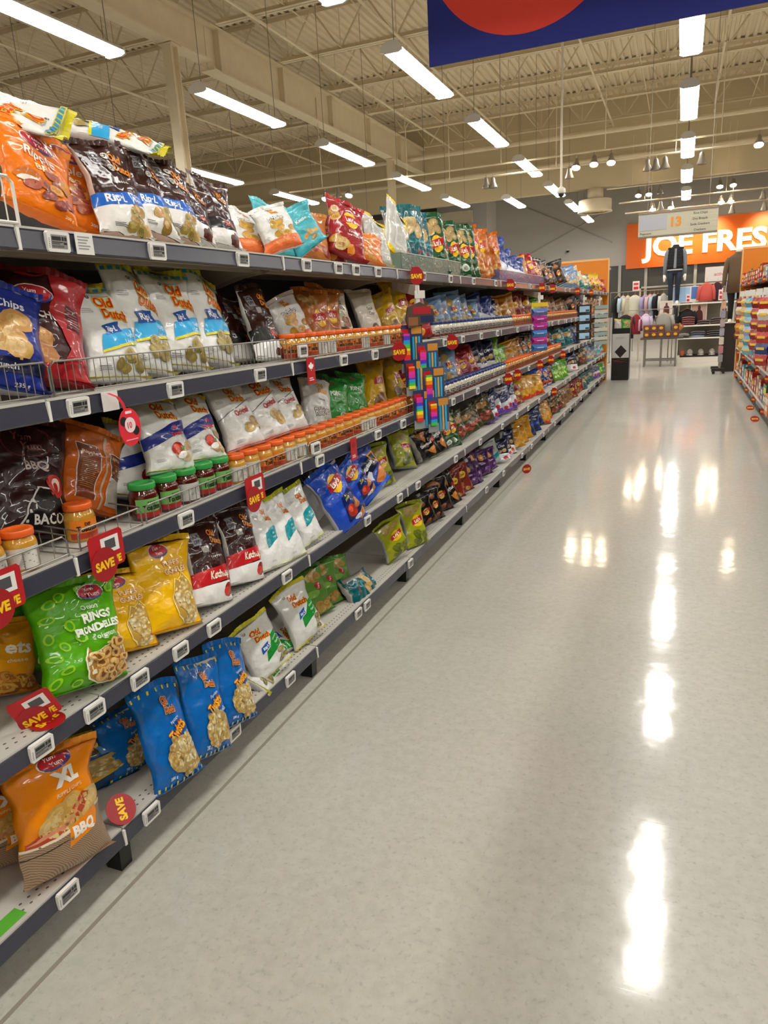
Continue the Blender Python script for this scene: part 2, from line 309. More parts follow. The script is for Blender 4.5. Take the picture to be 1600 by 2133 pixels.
design('dark_bbq', '#2C0E0F', '#3A1412', '#4A1A16', 'dark maroon barbecue bacon chip bag', [E_('logo', '#6A3030', .0, .84, .62, .40), E_('logo', '#34100F', .0, .84, .59, .37), T('logo', '#8C5450', 'Yum', -.1, .88, .19, 2), T('logo', '#8C5450', 'Yum', .1, .80, .19, 2), T('lettering', '#B8A8A4', 'BBQ', .15, .63, .22, 0, 1, .03), P('banner', '#D8D4D0', (-.5,.08), (.05,.43), (.72,.40), (.8,.05)), P('banner', '#17100F', (-.46,.07), (.07,.42), (.70,.39), (.78,.05)), T('banner', '#E8E4E0', 'BACON', .35, .16, .24, 0, .8, .03), E_('picture', '#B8241E', .55, .44, .24, .3, 30), E_('picture', '#E8D8C8', .58, .45, .13, .18, 30), E_('picture', '#B8241E', .57, .43, .08, .13, 30)])
design('orange_back', '#C4601A', '#B85612', '#D06A20', 'orange chip bag turned back to front', [P('banner', '#D8D0C8', (-.62,.12), (-.62,.80), (.02,.80), (.0,.12)), P('banner', '#7A3A1C', (-.58,.12), (-.6,.79), (0,.79), (-.03,.12)), R('banner', '#B8A890', .16, .22, .02, .95), P('banner', '#D8D0C8', (.36,.1), (.33,.76), (.95,.76), (.9,.1)), P('banner', '#7A3A1C', (.39,.45), (.37,.75), (.93,.75), (.9,.45)), P('banner', '#B8B0A4', (.4,.1), (.4,.43), (.88,.43), (.86,.1)), T('lettering', '#E0C8B8', 'Ripple', -.3, .7, .12), T('lettering', '#E0C8B8', 'RIPPLE', .62, .7, .1)]+fine('#B88860', -.3, .62, 16, .42, .024)+fine('#B88860', .64, .6, 6, .4, .024), side=1.1)
NAVY = '#1C2C84'
design('white_dressed', '#E0E0DD', '#CACAC8', '#D8C020', 'white chip bag with navy seasoning band',
   old(.2, .83, .2, -4)+[P('banner', NAVY, (-1,.30), (1,.56), (1,.74), (.75,.70), (-1,.46)), T('banner', '#D8403A', 'All', .3, .575, .15, 13, .9, .04), T('banner', '#D8403A', 'Dressed', .35, .49, .17, 13, .85, .04), CH('picture', ['#D8B88A', '#C9A070', '#E6CFA8'], .55, .26, .4, .2, 5, .24), E_('picture', '#B02A22', .1, .27, .26, .24), E_('picture', '#D24A38', .04, .29, .15, .12), E_('picture', '#E8E4DC', .25, .18, .2, .12, 20), P('picture', '#4A7A3A', (.2,.28), (.42,.3), (.36,.22))]+fine('#8A8A8A', -.55, .16, 3, .35))
design('white_orig', '#E2E1DE', '#CFCECC', '#C04A1A', 'white original chip bag with red script',
   old(.3, .84, .2, -4)+[P('banner', '#6E6E72', (-1,.48), (1,.74), (1,.755), (-1,.495)), T('lettering', '#B8262C', 'Original', .22, .555, .26, 12, .72, .03), CH('picture', ['#CFA45A', '#DDBB78', '#BE9040'], .5, .33, .4, .16, 5, .3)]+fine('#9A9A9A', -.6, .75, 3, .3)+fine('#9A9A9A', -.4, .12, 3, .4))
design('green_pickle', '#2A8C34', '#237A2C', '#2E9838', 'bright green chip bag with white lettering', [T('lettering', '#EAF2E4', 'POINT', -.05, .66, .26, 8, .8, .03), T('lettering', '#BCDCB0', 'PEPPER', 0, .55, .1, 8), E_('picture', '#C8D0C0', .3, .2, .3, .24), E_('picture', '#8A9A80', .3, .2, .22, .16), CH('picture', ['#6E5A34'], -.1, .88, .3, .1, 2, .16)])
design('gold_sticks', '#E39A16', '#D88E10', '#E8A420', 'golden corn stick bag', [T('lettering', '#F4ECD8', 'ets', .45, .66, .5, -4, .75, .03), T('lettering', '#F4DCA0', 'cheese', .4, .47, .14), CH('picture', ['#C87A1C', '#E0A038', '#A85E14', '#E8B850'], .1, .2, .8, .3, 18, .26)])
rings = []
for i, (x, y, s) in enumerate([(.12,.22,.15),(.42,.17,.15),(.28,.30,.16),(.55,.28,.14),(.1,.11,.13),(.38,.08,.14),(.64,.13,.13),(.48,.38,.13),(.02,.29,.12),(.62,.38,.12),(.24,.15,.13),(.68,.22,.12)]):
    rings += [E_('picture', ['#C9974C', '#D6A95E', '#BE8A40'][i % 3], x, y, s*1.25, s, 20*i), E_('picture', '#E2C080', x, y+.004, s*1.05, s*.82, 20*i), E_('picture', '#CFA058', x, y, s*.86, s*.62, 20*i), E_('picture', '#7A4A1E', x, y, s*.55, s*.38, 20*i)]
green = [x for i, (a, b) in enumerate([(-.75,.72),(-.6,.86),(-.8,.55),(-.55,.45),(-.78,.35),(-.6,.22),(-.8,.12),(-.35,.63),(.1,.93),(-.35,.08),(-.35,.90),(.75,.93),(-.2,.5)]) for x in (E_('banner', '#8CC820', a, b, .15, .10, 40*i), E_('banner', '#4C9C10', a, b, .10, .06, 40*i))]
WINDOW = [(-.16,.20),(-.1,.10),(.08,.035),(.35,.02),(.65,.05),(.85,.13),(.88,.25),(.8,.38),(.74,.46),(.66,.40),(.45,.37),(.28,.36),(.1,.33),(-.02,.33),(-.08,.39),(-.09,.32),(-.14,.27)]
design('green_rings', '#55A60F', '#45960C', '#62B018', 'lime green onion ring bag', green + yum(.3, .90, .75, 0)+[T('lettering', '#DDE8D0', 'Onion', .18, .76, .13, 4, .9, .01), T('lettering', '#F0F2E8', 'RINGS', .3, .67, .2, 4, .95, .045), T('lettering', '#F0F2E8', 'RONDELLES', .3, .565, .2, 4, .78, .045), T('lettering', '#E8F0DC', "d'oignon", .35, .475, .15, 4, .9, .01),
   ('P', 'picture', '#E8E8C8', [(x+(x-.4)*.06, y+(y-.2)*.05) for x, y in WINDOW]), ('P', 'picture', '#B07E3A', WINDOW)] + rings, side=1.1)
PW = [(.0,.25),(.04,.15),(.2,.06),(.45,.04),(.68,.07),(.85,.16),(.88,.3),(.8,.42),(.7,.52),(.6,.58),(.5,.62),(.42,.56),(.3,.53),(.12,.55),(.1,.48),(.1,.40),(.03,.33)]
design('gold_puffs', '#ECB608', '#E0A806', '#F0C01C', 'bright yellow corn puff bag', yum(-.05, .9, .85, 0)+[T('lettering', '#E8783C', 'PUFFS', .25, .745, .17, 4, .85, .06), T('lettering', '#F6E4A8', 'PUFFS', .25, .745, .17, 4, .85, .02), T('lettering', '#E8783C', 'GONFLÉS', .3, .655, .17, 4, .8, .06), T('lettering', '#F6E4A8', 'GONFLÉS', .3, .655, .17, 4, .8, .02),
   ('P', 'picture', '#F6E08A', [(x+(x-.45)*.06, y+(y-.3)*.05) for x, y in PW]), ('P', 'picture', '#B8913E', PW), CH('picture', CORN, .47, .27, .34, .36, 46, .12)], side=1.1)
TEAL = '#0E8C96'
design('white_teal', '#E0E0DE', '#C2C2C2', '#C8D020', 'white chip bag with teal square', old(.35, .8, .15, -6, '#C8501C', '#E8B050')+[P('banner', TEAL, (-.35,.32), (.62,.42), (.8,.62), (.2,.60), (-.2,.55)), T('banner', '#BFE4E8', 'Salt', .35, .52, .09, 6), T('banner', '#BFE4E8', 'Vinegar', .4, .46, .09, 6, .8)]+fine('#9A9A9A', -.4, .84, 3, .3)+fine('#9A9A9A', -.2, .12, 2, .4))
BLUE = '#1E4ABA'
design('blue_lays', BLUE, '#B4B4B8', '#2452C4', 'royal blue seasoned chip bag', lay(.15, .74, 1.2, 10)+[P('banner', '#14205E', (-.2,.10), (1,.16), (1,.58), (-.1,.52)), T('banner', '#C8D03A', 'ALL', .25, .51, .11, 6, .9, .03), T('banner', '#C8D03A', 'DRESSED', .3, .45, .1, 6, .75, .03), E_('picture', '#A82A1E', .2, .25, .28, .28), E_('picture', '#D85A3C', .14, .28, .14, .13), CH('picture', ['#D08A44', '#B87430'], .65, .2, .2, .22, 4, .24), E_('picture', '#C8D0E0', .35, .11, .25, .1)])
design('blue_tortilla', '#1B3C94', '#8C8C94', '#2450B0', 'deep blue tortilla chip bag', [P('banner', '#11162C', (-1,.42), (1,.56), (1,.86), (-1,.76)), P('logo', '#E0902A', (.5,.86), (.95,.84), (.8,.55)), P('logo', '#11162C', (.58,.82), (.88,.81), (.79,.62)), T('logo', '#F2F2F2', 'Doritos', .05, .70, .26, 8, .8, .05), P('picture', '#C8CCD8', (-.5,.5), (-.1,.36), (.15,.52), (-.05,.6)), P('picture', '#B86A34', (-.1,.3), (.8,.52), (.95,.16), (.5,.1)), P('picture', '#D08648', (.1,.33), (.75,.47), (.8,.2)), P('banner', '#2C62D8', (-1,0), (1,0), (1,.12), (.3,.18), (-1,.26)), T('lettering', '#C8D8F0', '235 g', .3, .06, .08)])
LIME = '#9EA41E'
design('lime_lays', LIME, '#A0A4A0', '#8E941A', 'olive lime pickle chip bag', [CH('picture', ['#C9B05A', '#B89A48'], -.1, .86, .5, .14, 4, .28)]+lay(.2, .58, 1.1, 10)+[CH('picture', ['#6E7A1C', '#88921E', '#5A6416'], .1, .22, .7, .24, 9, .26)])
design('orange_xl', '#E8860C', '#DC7C08', '#EE9420', 'large orange barbecue chip bag with sack print', yum(.1, .95, .9, 0)+[T('lettering', '#E8E2DA', 'XL', .25, .79, .34, 4, 1.05, .06), T('lettering', '#F2C89A', 'RIPPLE CHIPS', .3, .665, .09, 5, 1.0, .02),
   CH('picture', ['#E0B868', '#EBCB88', '#D2A24E'], .1, .48, .8, .16, 9, .3), P('picture', '#A8442C', (-.9,.37), (-.5,.42), (0,.44), (.3,.52), (.6,.6), (.75,.58), (.5,.46), (.1,.36), (-.4,.33), (-.9,.31)), P('picture', '#D2866A', (-.9,.35), (-.5,.395), (0,.41), (.3,.485), (.62,.58), (.3,.46), (0,.385), (-.5,.36)),
   ('S', 'picture', '#A08468', [(-1.2,.0), (1.2,.0), (1.2,.47), (.8,.46), (.3,.37), (-.3,.33), (-1.2,.33)]), P('picture', '#D8C8B0', (-1.2,.33), (-.3,.33), (.3,.37), (.8,.46), (1.2,.47), (1.2,.44), (.8,.43), (.3,.345), (-.3,.31), (-1.2,.31)), R('picture', '#2A1E18', -1, .3, .245, .253, .03),
   P('banner', '#E8860C', (.0,.20), (.75,.28), (.85,.38), (.78,.45), (.02,.36)), T('banner', '#F2EDE6', 'BBQ', .4, .325, .24, 6, .95, .05)], side=1.1)
TW = '#0E66B6'
def twist(n, desc, seal='#0E66B6'):
    design(n, TW, '#B8B4B0', seal, desc, [P('banner', TW, (-1,.95), (1,.95), (1,1), (-1,1))]+[R('banner', '#D8C83A', -.9+.3*i, -.84+.3*i, .95, .99) for i in range(7)]+[R('banner', '#D8C83A', -.9+.22*i, -.84+.22*i, .02, .06) for i in range(9)]+old(.22, .80, .14, -8, '#A8401E', '#EDB25A')
      + [T('lettering', '#BCD4EC', 'Popcorn', .3, .63, .1, 16), T('logo', '#B8301A', 'Twists', .28, .53, .3, 26, .7, .08), T('logo', '#EFB224', 'Twists', .28, .53, .3, 26, .7, .03), T('lettering', '#BCD4EC', 'MAÏS', .62, .45, .1, 26, .9, .03), E_('picture', '#B89A5C', .25, .28, .66, .48), CH('picture', CORN, .25, .28, .58, .30, 44, .13), E_('picture', '#EBAE2E', .72, .19, .2, .22), T('lettering', '#D8E4F0', '280 g', -.35, .12, .08)], side=1.1)
twist('blue_twists', 'bright blue popcorn twist bag')
design('corn_back', '#16406E', '#0F5AA6', '#C8B82A', 'dark blue corn twist bag lying back', [P('banner', '#3A2A12', (-1,.62), (1,.62), (1,1), (-1,1)), T('logo', '#B8301A', 'Twists', .1, .8, .4, 0, .75, .08), T('logo', '#D8B81E', 'Twists', .1, .8, .4, 0, .75, .03), P('picture', '#A88E54', (-1,.2), (1,.28), (1,.6), (-1,.55)), CH('picture', CORN, 0, .4, .8, .2, 36, .14), P('banner', '#D8A81E', (-.5,.16), (.9,.3), (.9,.38), (-.5,.24)), R('lettering', '#5A8CC0', .0, .6, .6, .75)])
def whitegreen(n, desc):
    design(n, '#DEDEDA', '#C8C8C6', '#D8D02A', desc, old(.1, .76, .19, -10)+[P('banner', '#1E8A34', (-.25,.28), (.75,.38), (.9,.66), (.5,.64), (.2,.46), (-.1,.44)), P('banner', '#1E56A8', (-.3,.44), (.2,.48), (.15,.53), (.22,.58), (-.2,.55)), T('banner', '#F0F0F0', 'Rip·L', .0, .51, .13, 6, .85, .03), T('banner', '#D8F0D8', 'Onion', .6, .56, .1, 20), T('banner', '#D8F0D8', 'Garlic', .62, .48, .1, 20), CH('picture', ['#A8A068', '#C4B880', '#7A7040'], .6, .22, .3, .14, 6, .18), T('lettering', '#2A2A2A', 'GF', -.4, .9, .1)])
whitegreen('white_green', 'white chip bag with green onion band')
design('green_guac', '#5E8E3A', '#7A9A5A', '#4E7E2E', 'leaf green guacamole chip bag', [CH('picture', ['#C8A24C', '#B88E3A', '#D8B868'], 0, .86, .6, .14, 5, .3)]+[E_('logo', '#A82A22', .35, .62, .2, .26, 30), T('logo', '#F0E8E0', "Lay's", .35, .62, .12, 60), E_('picture', '#7FAE4C', -.2, .5, .5, .2), CH('picture', ['#C8A24C', '#B88A38', '#D8B460'], .1, .2, .6, .2, 8, .3)])
# plainer prints for the far half of the aisle
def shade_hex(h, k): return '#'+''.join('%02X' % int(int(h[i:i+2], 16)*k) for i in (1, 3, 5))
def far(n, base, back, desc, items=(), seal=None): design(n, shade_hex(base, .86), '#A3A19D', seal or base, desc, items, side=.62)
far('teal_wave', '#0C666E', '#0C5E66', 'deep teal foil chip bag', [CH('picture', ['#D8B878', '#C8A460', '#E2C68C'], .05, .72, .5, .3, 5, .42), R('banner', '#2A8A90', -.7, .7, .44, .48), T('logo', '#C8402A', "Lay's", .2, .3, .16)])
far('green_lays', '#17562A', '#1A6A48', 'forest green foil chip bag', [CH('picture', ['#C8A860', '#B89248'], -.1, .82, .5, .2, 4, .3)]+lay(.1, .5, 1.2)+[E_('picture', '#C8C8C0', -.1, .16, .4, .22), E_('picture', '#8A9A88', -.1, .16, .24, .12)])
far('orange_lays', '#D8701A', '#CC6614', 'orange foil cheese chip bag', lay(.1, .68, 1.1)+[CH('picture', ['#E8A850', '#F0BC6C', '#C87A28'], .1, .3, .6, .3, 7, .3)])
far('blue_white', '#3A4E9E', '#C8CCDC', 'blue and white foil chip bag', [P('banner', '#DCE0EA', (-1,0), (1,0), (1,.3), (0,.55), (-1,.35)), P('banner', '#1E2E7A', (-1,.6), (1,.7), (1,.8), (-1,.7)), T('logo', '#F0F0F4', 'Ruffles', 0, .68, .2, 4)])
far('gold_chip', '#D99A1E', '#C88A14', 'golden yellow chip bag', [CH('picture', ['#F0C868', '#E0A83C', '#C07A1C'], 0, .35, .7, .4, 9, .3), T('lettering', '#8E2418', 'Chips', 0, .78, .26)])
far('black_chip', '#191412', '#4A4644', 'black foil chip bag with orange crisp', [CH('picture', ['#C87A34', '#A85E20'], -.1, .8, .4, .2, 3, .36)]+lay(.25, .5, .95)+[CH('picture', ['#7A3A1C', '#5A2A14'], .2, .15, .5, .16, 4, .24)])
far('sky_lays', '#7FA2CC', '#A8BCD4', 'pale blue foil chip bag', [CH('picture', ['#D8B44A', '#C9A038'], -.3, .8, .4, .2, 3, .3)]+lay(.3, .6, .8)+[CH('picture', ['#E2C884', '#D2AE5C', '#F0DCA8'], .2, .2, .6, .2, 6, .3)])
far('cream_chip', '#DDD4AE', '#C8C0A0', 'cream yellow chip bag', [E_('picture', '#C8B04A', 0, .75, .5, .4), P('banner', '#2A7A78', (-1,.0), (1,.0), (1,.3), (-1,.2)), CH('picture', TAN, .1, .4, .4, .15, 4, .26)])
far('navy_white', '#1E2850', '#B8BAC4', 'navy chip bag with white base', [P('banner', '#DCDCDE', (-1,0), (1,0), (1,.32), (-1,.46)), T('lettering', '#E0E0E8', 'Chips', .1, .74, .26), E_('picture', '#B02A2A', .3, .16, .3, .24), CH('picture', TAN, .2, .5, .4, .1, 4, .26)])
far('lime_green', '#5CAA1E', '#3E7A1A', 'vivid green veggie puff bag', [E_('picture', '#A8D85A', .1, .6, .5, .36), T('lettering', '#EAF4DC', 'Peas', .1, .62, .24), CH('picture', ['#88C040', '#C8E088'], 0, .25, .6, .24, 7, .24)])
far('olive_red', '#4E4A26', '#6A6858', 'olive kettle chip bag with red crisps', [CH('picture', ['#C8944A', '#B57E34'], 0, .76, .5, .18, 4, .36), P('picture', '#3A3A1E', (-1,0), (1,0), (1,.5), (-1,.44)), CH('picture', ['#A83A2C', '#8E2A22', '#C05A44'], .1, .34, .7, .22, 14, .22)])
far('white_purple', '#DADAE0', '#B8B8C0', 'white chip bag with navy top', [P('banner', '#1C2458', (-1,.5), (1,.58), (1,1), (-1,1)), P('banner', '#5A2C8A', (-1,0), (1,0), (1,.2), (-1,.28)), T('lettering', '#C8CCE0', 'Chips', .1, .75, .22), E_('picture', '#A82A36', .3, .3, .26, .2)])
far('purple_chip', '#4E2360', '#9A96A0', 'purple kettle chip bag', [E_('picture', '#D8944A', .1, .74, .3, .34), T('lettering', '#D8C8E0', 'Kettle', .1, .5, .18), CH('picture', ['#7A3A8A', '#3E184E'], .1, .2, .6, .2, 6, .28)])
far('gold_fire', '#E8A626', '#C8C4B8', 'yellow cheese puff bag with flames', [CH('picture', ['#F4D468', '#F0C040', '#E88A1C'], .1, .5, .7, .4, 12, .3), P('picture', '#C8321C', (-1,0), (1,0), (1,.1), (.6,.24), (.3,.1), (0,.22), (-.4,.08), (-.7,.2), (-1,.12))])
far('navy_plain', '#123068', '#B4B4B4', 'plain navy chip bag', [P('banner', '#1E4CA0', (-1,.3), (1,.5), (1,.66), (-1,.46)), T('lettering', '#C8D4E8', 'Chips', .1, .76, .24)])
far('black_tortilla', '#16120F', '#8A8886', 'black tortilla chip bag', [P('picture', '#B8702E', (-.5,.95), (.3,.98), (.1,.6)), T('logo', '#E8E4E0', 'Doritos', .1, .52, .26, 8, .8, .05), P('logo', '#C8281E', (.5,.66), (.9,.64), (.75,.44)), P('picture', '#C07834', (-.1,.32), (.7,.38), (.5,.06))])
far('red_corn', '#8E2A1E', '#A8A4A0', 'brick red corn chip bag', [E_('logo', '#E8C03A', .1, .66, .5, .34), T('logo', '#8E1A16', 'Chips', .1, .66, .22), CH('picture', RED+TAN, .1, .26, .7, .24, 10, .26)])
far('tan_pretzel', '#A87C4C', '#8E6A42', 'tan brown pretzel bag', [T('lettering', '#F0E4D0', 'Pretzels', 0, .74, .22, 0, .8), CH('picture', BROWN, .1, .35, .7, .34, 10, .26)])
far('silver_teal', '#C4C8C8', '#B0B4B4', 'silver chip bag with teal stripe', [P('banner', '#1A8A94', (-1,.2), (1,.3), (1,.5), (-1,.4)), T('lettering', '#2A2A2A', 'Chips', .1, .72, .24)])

BAGS = {}
BOTTOM = {'brown_ripl': '#E2E0DC', 'brown_black': '#E2E0DC', 'brown_red': '#E2E0DC', 'ridgies_white': '#E27038', 'ketchup': '#7A1418', 'kettle_black': '#1C1814', 'blue_white': '#DCE0EA', 'white_purple': '#5A2C8A', 'orange_xl': '#A08468', 'corn_back': '#0F5AA6'}
def bag_meshes(name, seed=0, near=True):
    key = (name, seed)
    if key in BAGS: return BAGS[key]
    d = D[name]; Wd, H, Th = d['W'], d['H'], d['T']; rnd = random.Random(hash_name(name)+seed*977)
    NU, NV = (18, 24) if near else (12, 16)
    rough = 1.8 if d['side'] < .7 else (1.0 if near else 1.6)
    o = Vector((rnd.uniform(0, 50), rnd.uniform(0, 50), rnd.uniform(0, 50)))
    bend = rnd.uniform(-.012, .012); ph = rnd.uniform(0, 6.28); fl = rnd.uniform(-1.5, 1.5); tiltz = rnd.uniform(-.018, .014); skew = rnd.uniform(-1, 1.4)
    def hw(v): return Wd/2*(.885+.115*abs(2*v-1)**3.2)
    def prof(v):
        lo = .30+.70*(1-exp(-v/.10)); hi = 1-exp(-(1-v)/.24)
        return lo*hi*(1.06-.25*v)
    def point(i, j, side):
        u = -1+2*i/NU; v = j/NV
        q = max(0, 1-abs(u)**2.6)**.75
        t = Th/2*prof(v)*q
        x = u*hw(v); z = v*H
        p = Vector((x*9, z*9, side*3))+o
        n1 = noise.noise(p); n2 = (1-abs(noise.noise(p*1.9)))**3; n3 = 1-abs(noise.noise(Vector((x*26, z*9, side*2))+o*1.7))
        e = exp(-(1-v)/.16)+.7*exp(-v/.10)
        wr = (.0075*n1+.0095*(n2-.5))*(.35+.65*q)+e*.013*(n3-.75)*(.25+.75*q)
        y = side*(t*(1.0 if side < 0 else .85)+wr*(rough if q > .02 else 0))
        y += bend*sin(pi*v)*1.0+.010*v*v*sin(3*u+ph)+.012*fl*u*v**3
        z += .004*n1-.006*abs(u)**3*v+tiltz*u*v**3+.010*skew*u*u*v**4
        x += .011*noise.noise(Vector((z*14, side*0+u*2, 1))+o)
        z += -y*.27*exp(-v/.07)
        return Vector((x, y, z))
    Fp = [[point(i, j, -1) for i in range(NU+1)] for j in range(NV+1)]
    Bp = [[point(i, j, 1) for i in range(NU+1)] for j in range(NV+1)]
    for j in range(NV+1):                      # front and back sheets meet at the side edges
        for i in (0, NU):
            m = (Fp[j][i]+Bp[j][i])/2; Fp[j][i] = m; Bp[j][i] = m
    vs = []; fs = []; mi = []
    fi = {}; bi = {}
    for j in range(NV+1):
        for i in range(NU+1):
            fi[i, j] = len(vs); vs.append(Fp[j][i])
    for j in range(NV+1):
        for i in range(NU+1):
            if i in (0, NU): bi[i, j] = fi[i, j]
            else: bi[i, j] = len(vs); vs.append(Bp[j][i])
    for j in range(NV):
        for i in range(NU):
            um = -1+2*(i+.5)/NU
            fs.append((fi[i, j], fi[i+1, j], fi[i+1, j+1], fi[i, j+1])); mi.append(1 if um < -d['side'] else 0)
            fs.append((bi[i, j], bi[i, j+1], bi[i+1, j+1], bi[i+1, j])); mi.append(1)
    fs.append(tuple(fi[i, 0] for i in range(NU, -1, -1))+tuple(bi[i, 0] for i in range(1, NU))); mi.append(1)
    fs.append(tuple(fi[i, NV] for i in range(NU+1))+tuple(bi[i, NV] for i in range(NU-1, 0, -1))); mi.append(0)
    body = bpy.data.meshes.new('bag_body'); body.from_pydata([tuple(v) for v in vs], [], fs)
    body.materials.append(film(d['base'])); body.materials.append(film(d['back']))
    body.polygons.foreach_set('material_index', mi); body.polygons.foreach_set('use_smooth', [True]*len(fs)); body.update()
    # crimped seals
    def seal(top):
        n = 24 if near else 8; sh = .022; rows = []
        for r in range(3 if near else 2):
            a = r/(2 if near else 1); row = []
            for k in range(n+1):
                g = k/n*NU; i = min(int(g), NU-1); w = g-i
                j = NV if top else 0
                m = ((Fp[j][i]+Bp[j][i])/2).lerp((Fp[j][i+1]+Bp[j][i+1])/2, w)
                zz = .0018*(1 if (k % 2) else -1)
                if top: row.append((m.x*(1+.01*a), m.y+zz+.006*a*sin(k*.5+ph), m.z+sh*a))
                else:
                    yy = m.y*(1-a)-Th*.16*a-.008*a+zz*.5
                    row.append((m.x*1.0, yy, .0015+.004*(1-a)+abs(zz)*.5-yy*.27))
            rows.append(row)
        m = MB(); V = [p for r in rows for p in r]
        t = .0007; nn = n+1; nr = len(rows); off = len(V)
        V2 = [(x, y+t if top else y, z if top else z+t) for x, y, z in V]
        F = []
        for r in range(nr-1):
            for k in range(n):
                a, b, c, e = r*nn+k, r*nn+k+1, (r+1)*nn+k+1, (r+1)*nn+k
                F += [(a, b, c, e), (off+a, off+e, off+c, off+b)]
        m.add(V+V2, F, ink(d['seal'] if top else BOTTOM.get(name, d['seal']))); return m.mesh('seal')
    parts = [('seal', seal(True)), ('seal', seal(False))]
    # printed areas: flat shapes cut along the grid of the sheet and laid onto it
    asp = Wd/2/H
    def onto(u, v, off):
        gi = min(max((u+1)/2*NU, 0), NU-1e-6); gj = min(max(v*NV, 0), NV-1e-6)
        i, j = int(gi), int(gj); a, b = gi-i, gj-j
        A, B, C, Dd = Fp[j][i], Fp[j][i+1], Fp[j+1][i+1], Fp[j+1][i]
        n = (C-A).cross(Dd-B); n.normalize()
        if n.y > 0: n = -n
        # the quad is split along A-C when it is drawn
        p = A+(B-A)*a+(C-B)*b if a >= b else A+(Dd-A)*b+(C-Dd)*a
        return p+n*off
    groups = {}; items = d['items']
    if not near: items = [it for it in items if not (it[0] == 'P' and it[1] == 'lettering')]
    for k, it in enumerate(items):
        part = it[1]; g = groups.setdefault(part, (bmesh.new(), [])); bm, ms = g
        off = .0009+.00028*k if near else .0016+.0005*k
        def mat(c, food=False, sack=False):
            mm = (M(c, .45, 0, 'food', scale=75) if c in CORN else M(c, .4, 0, 'chip')) if food else (M(c, .4, 0, 'sack') if sack else ink(c))
            if mm not in ms: ms.append(mm)
            return ms.index(mm)
        def poly(pts, m, off):
            try:
                f = bm.faces.new([bm.verts.new((min(max(x, -.985), .985), min(max(y, .004), .996), off)) for x, y in pts])
                f.material_index = m
            except ValueError: pass
        def ell(cx, cy, rx, ry, rot, m, off, n=14):
            c, s = cos(radians(rot)), sin(radians(rot)); pts = []
            for q in range(n):
                a = 2*pi*q/n; ex, ey = rx*cos(a), ry*sin(a)
                pts.append((cx+ex*c-ey*s, cy+(ex*s+ey*c)*asp))
            poly(pts, m, off)
        if it[0] == 'P': poly(it[3], mat(it[2]), off)
        elif it[0] == 'S': poly(it[3], mat(it[2], sack=True), off)
        elif it[0] == 'E': ell(it[3], it[4], it[5], it[6], it[7], mat(it[2]), off, 16 if near else 10)
        elif it[0] == 'C':
            _, _, pal, cx, cy, rx, ry, n, size = it
            if not near: n = min(n, 6)
            for q in range(n):
                a = rnd.uniform(0, 2*pi); rr = sqrt(rnd.random())
                c = pal[q % len(pal)]; x, y = cx+rx*rr*cos(a), cy+ry*rr*sin(a)*.5*1.3; ro = rnd.uniform(-50, 50)
                ell(x, y, size, size*.72, ro, mat(c, True), off+.00005*q, 12)
                if near and size > .15: ell(x-.02, y+.006, size*.62, size*.4, ro, mat(pal[(q+1) % len(pal)], True), off+.00005*q+.00003, 10)
        elif it[0] == 'T':
            _, _, c, s, cx, cy, h, rot, sx, bold = it
            tv, tf, tw = text2d(s, bold, 2); co, si = cos(radians(rot)), sin(radians(rot)); m = mat(c)
            bv = []
            for x, y in tv:
                X, Y = x*h*sx, y*h
                bv.append(bm.verts.new((min(max(cx+X*co-Y*si, -.985), .985), min(max(cy+(X*si+Y*co)*asp, .004), .996), off)))
            for f in tf:
                try: bm.faces.new([bv[q] for q in f]).material_index = m
                except ValueError: pass
    for part, (bm, ms) in groups.items():
        bm.normal_update(); bmesh.ops.triangulate(bm, faces=bm.faces[:])
        for i in range(1, NU):
            u = -1+2*i/NU
            bmesh.ops.bisect_plane(bm, geom=bm.verts[:]+bm.edges[:]+bm.faces[:], plane_co=(u, 0, 0), plane_no=(1, 0, 0))
        for j in range(1, NV):
            bmesh.ops.bisect_plane(bm, geom=bm.verts[:]+bm.edges[:]+bm.faces[:], plane_co=(0, j/NV, 0), plane_no=(0, 1, 0))
        for v in bm.verts: v.co = onto(v.co.x, v.co.y, v.co.z)
        me = bpy.data.meshes.new(part); bm.to_mesh(me); bm.free()
        for m in ms: me.materials.append(m)
        me.polygons.foreach_set('use_smooth', [True]*len(me.polygons))
        parts.append(({'logo': 'logo', 'banner': 'printed_band', 'picture': 'printed_picture', 'lettering': 'lettering'}[part], me))
    BAGS[key] = (body, parts); return BAGS[key]
def hash_name(s):
    h = 0
    for c in s: h = (h*31+ord(c)) % 99991
    return h
BAGLIST = []      # (shelf key, design, y, object)
def put_bag(shelf, name, base, up, yaw=20, W_=None, near=True, seed=0, flip=False):
    """a bag standing at base with its long axis along up (length = height), its face turned by yaw towards -Y"""
    d = D[name]; body, parts = bag_meshes(name, seed, near)
    up = Vector(up); Hs = up.length/(d['H']+.02); z = up.normalized()
    side = -1 if shelf >= 6 else 1
    n = Vector((side*cos(radians(yaw)), -sin(radians(yaw)), 0)); n = (n-z*n.dot(z)).normalized()
    y = -n; x = y.cross(z)
    sx = (W_ or d['W'])/d['W']; sy = (Hs+sx)/2*.95
    m = Matrix((x*sx, y*sy, z*Hs)).transposed().to_4x4(); m.translation = Vector(base)
    if shelf in ZK and abs(base[2]-ZK[shelf]) < .002:       # rest the lowest point on the shelf
        lo = min((m @ v.co).z for me in [body, parts[1][1]] for v in list(me.vertices)[:80])
        lift = base[2]+.001-lo; m.translation.z += lift
        m = m @ Matrix.Diagonal((1, 1, max(.8, 1-lift/up.length), 1))
    o = ob('chip_bag', body); o.matrix_world = m
    for pn, me in parts: child(pn, me, o)
    BAGLIST.append((shelf, name, base[1], o)); return o

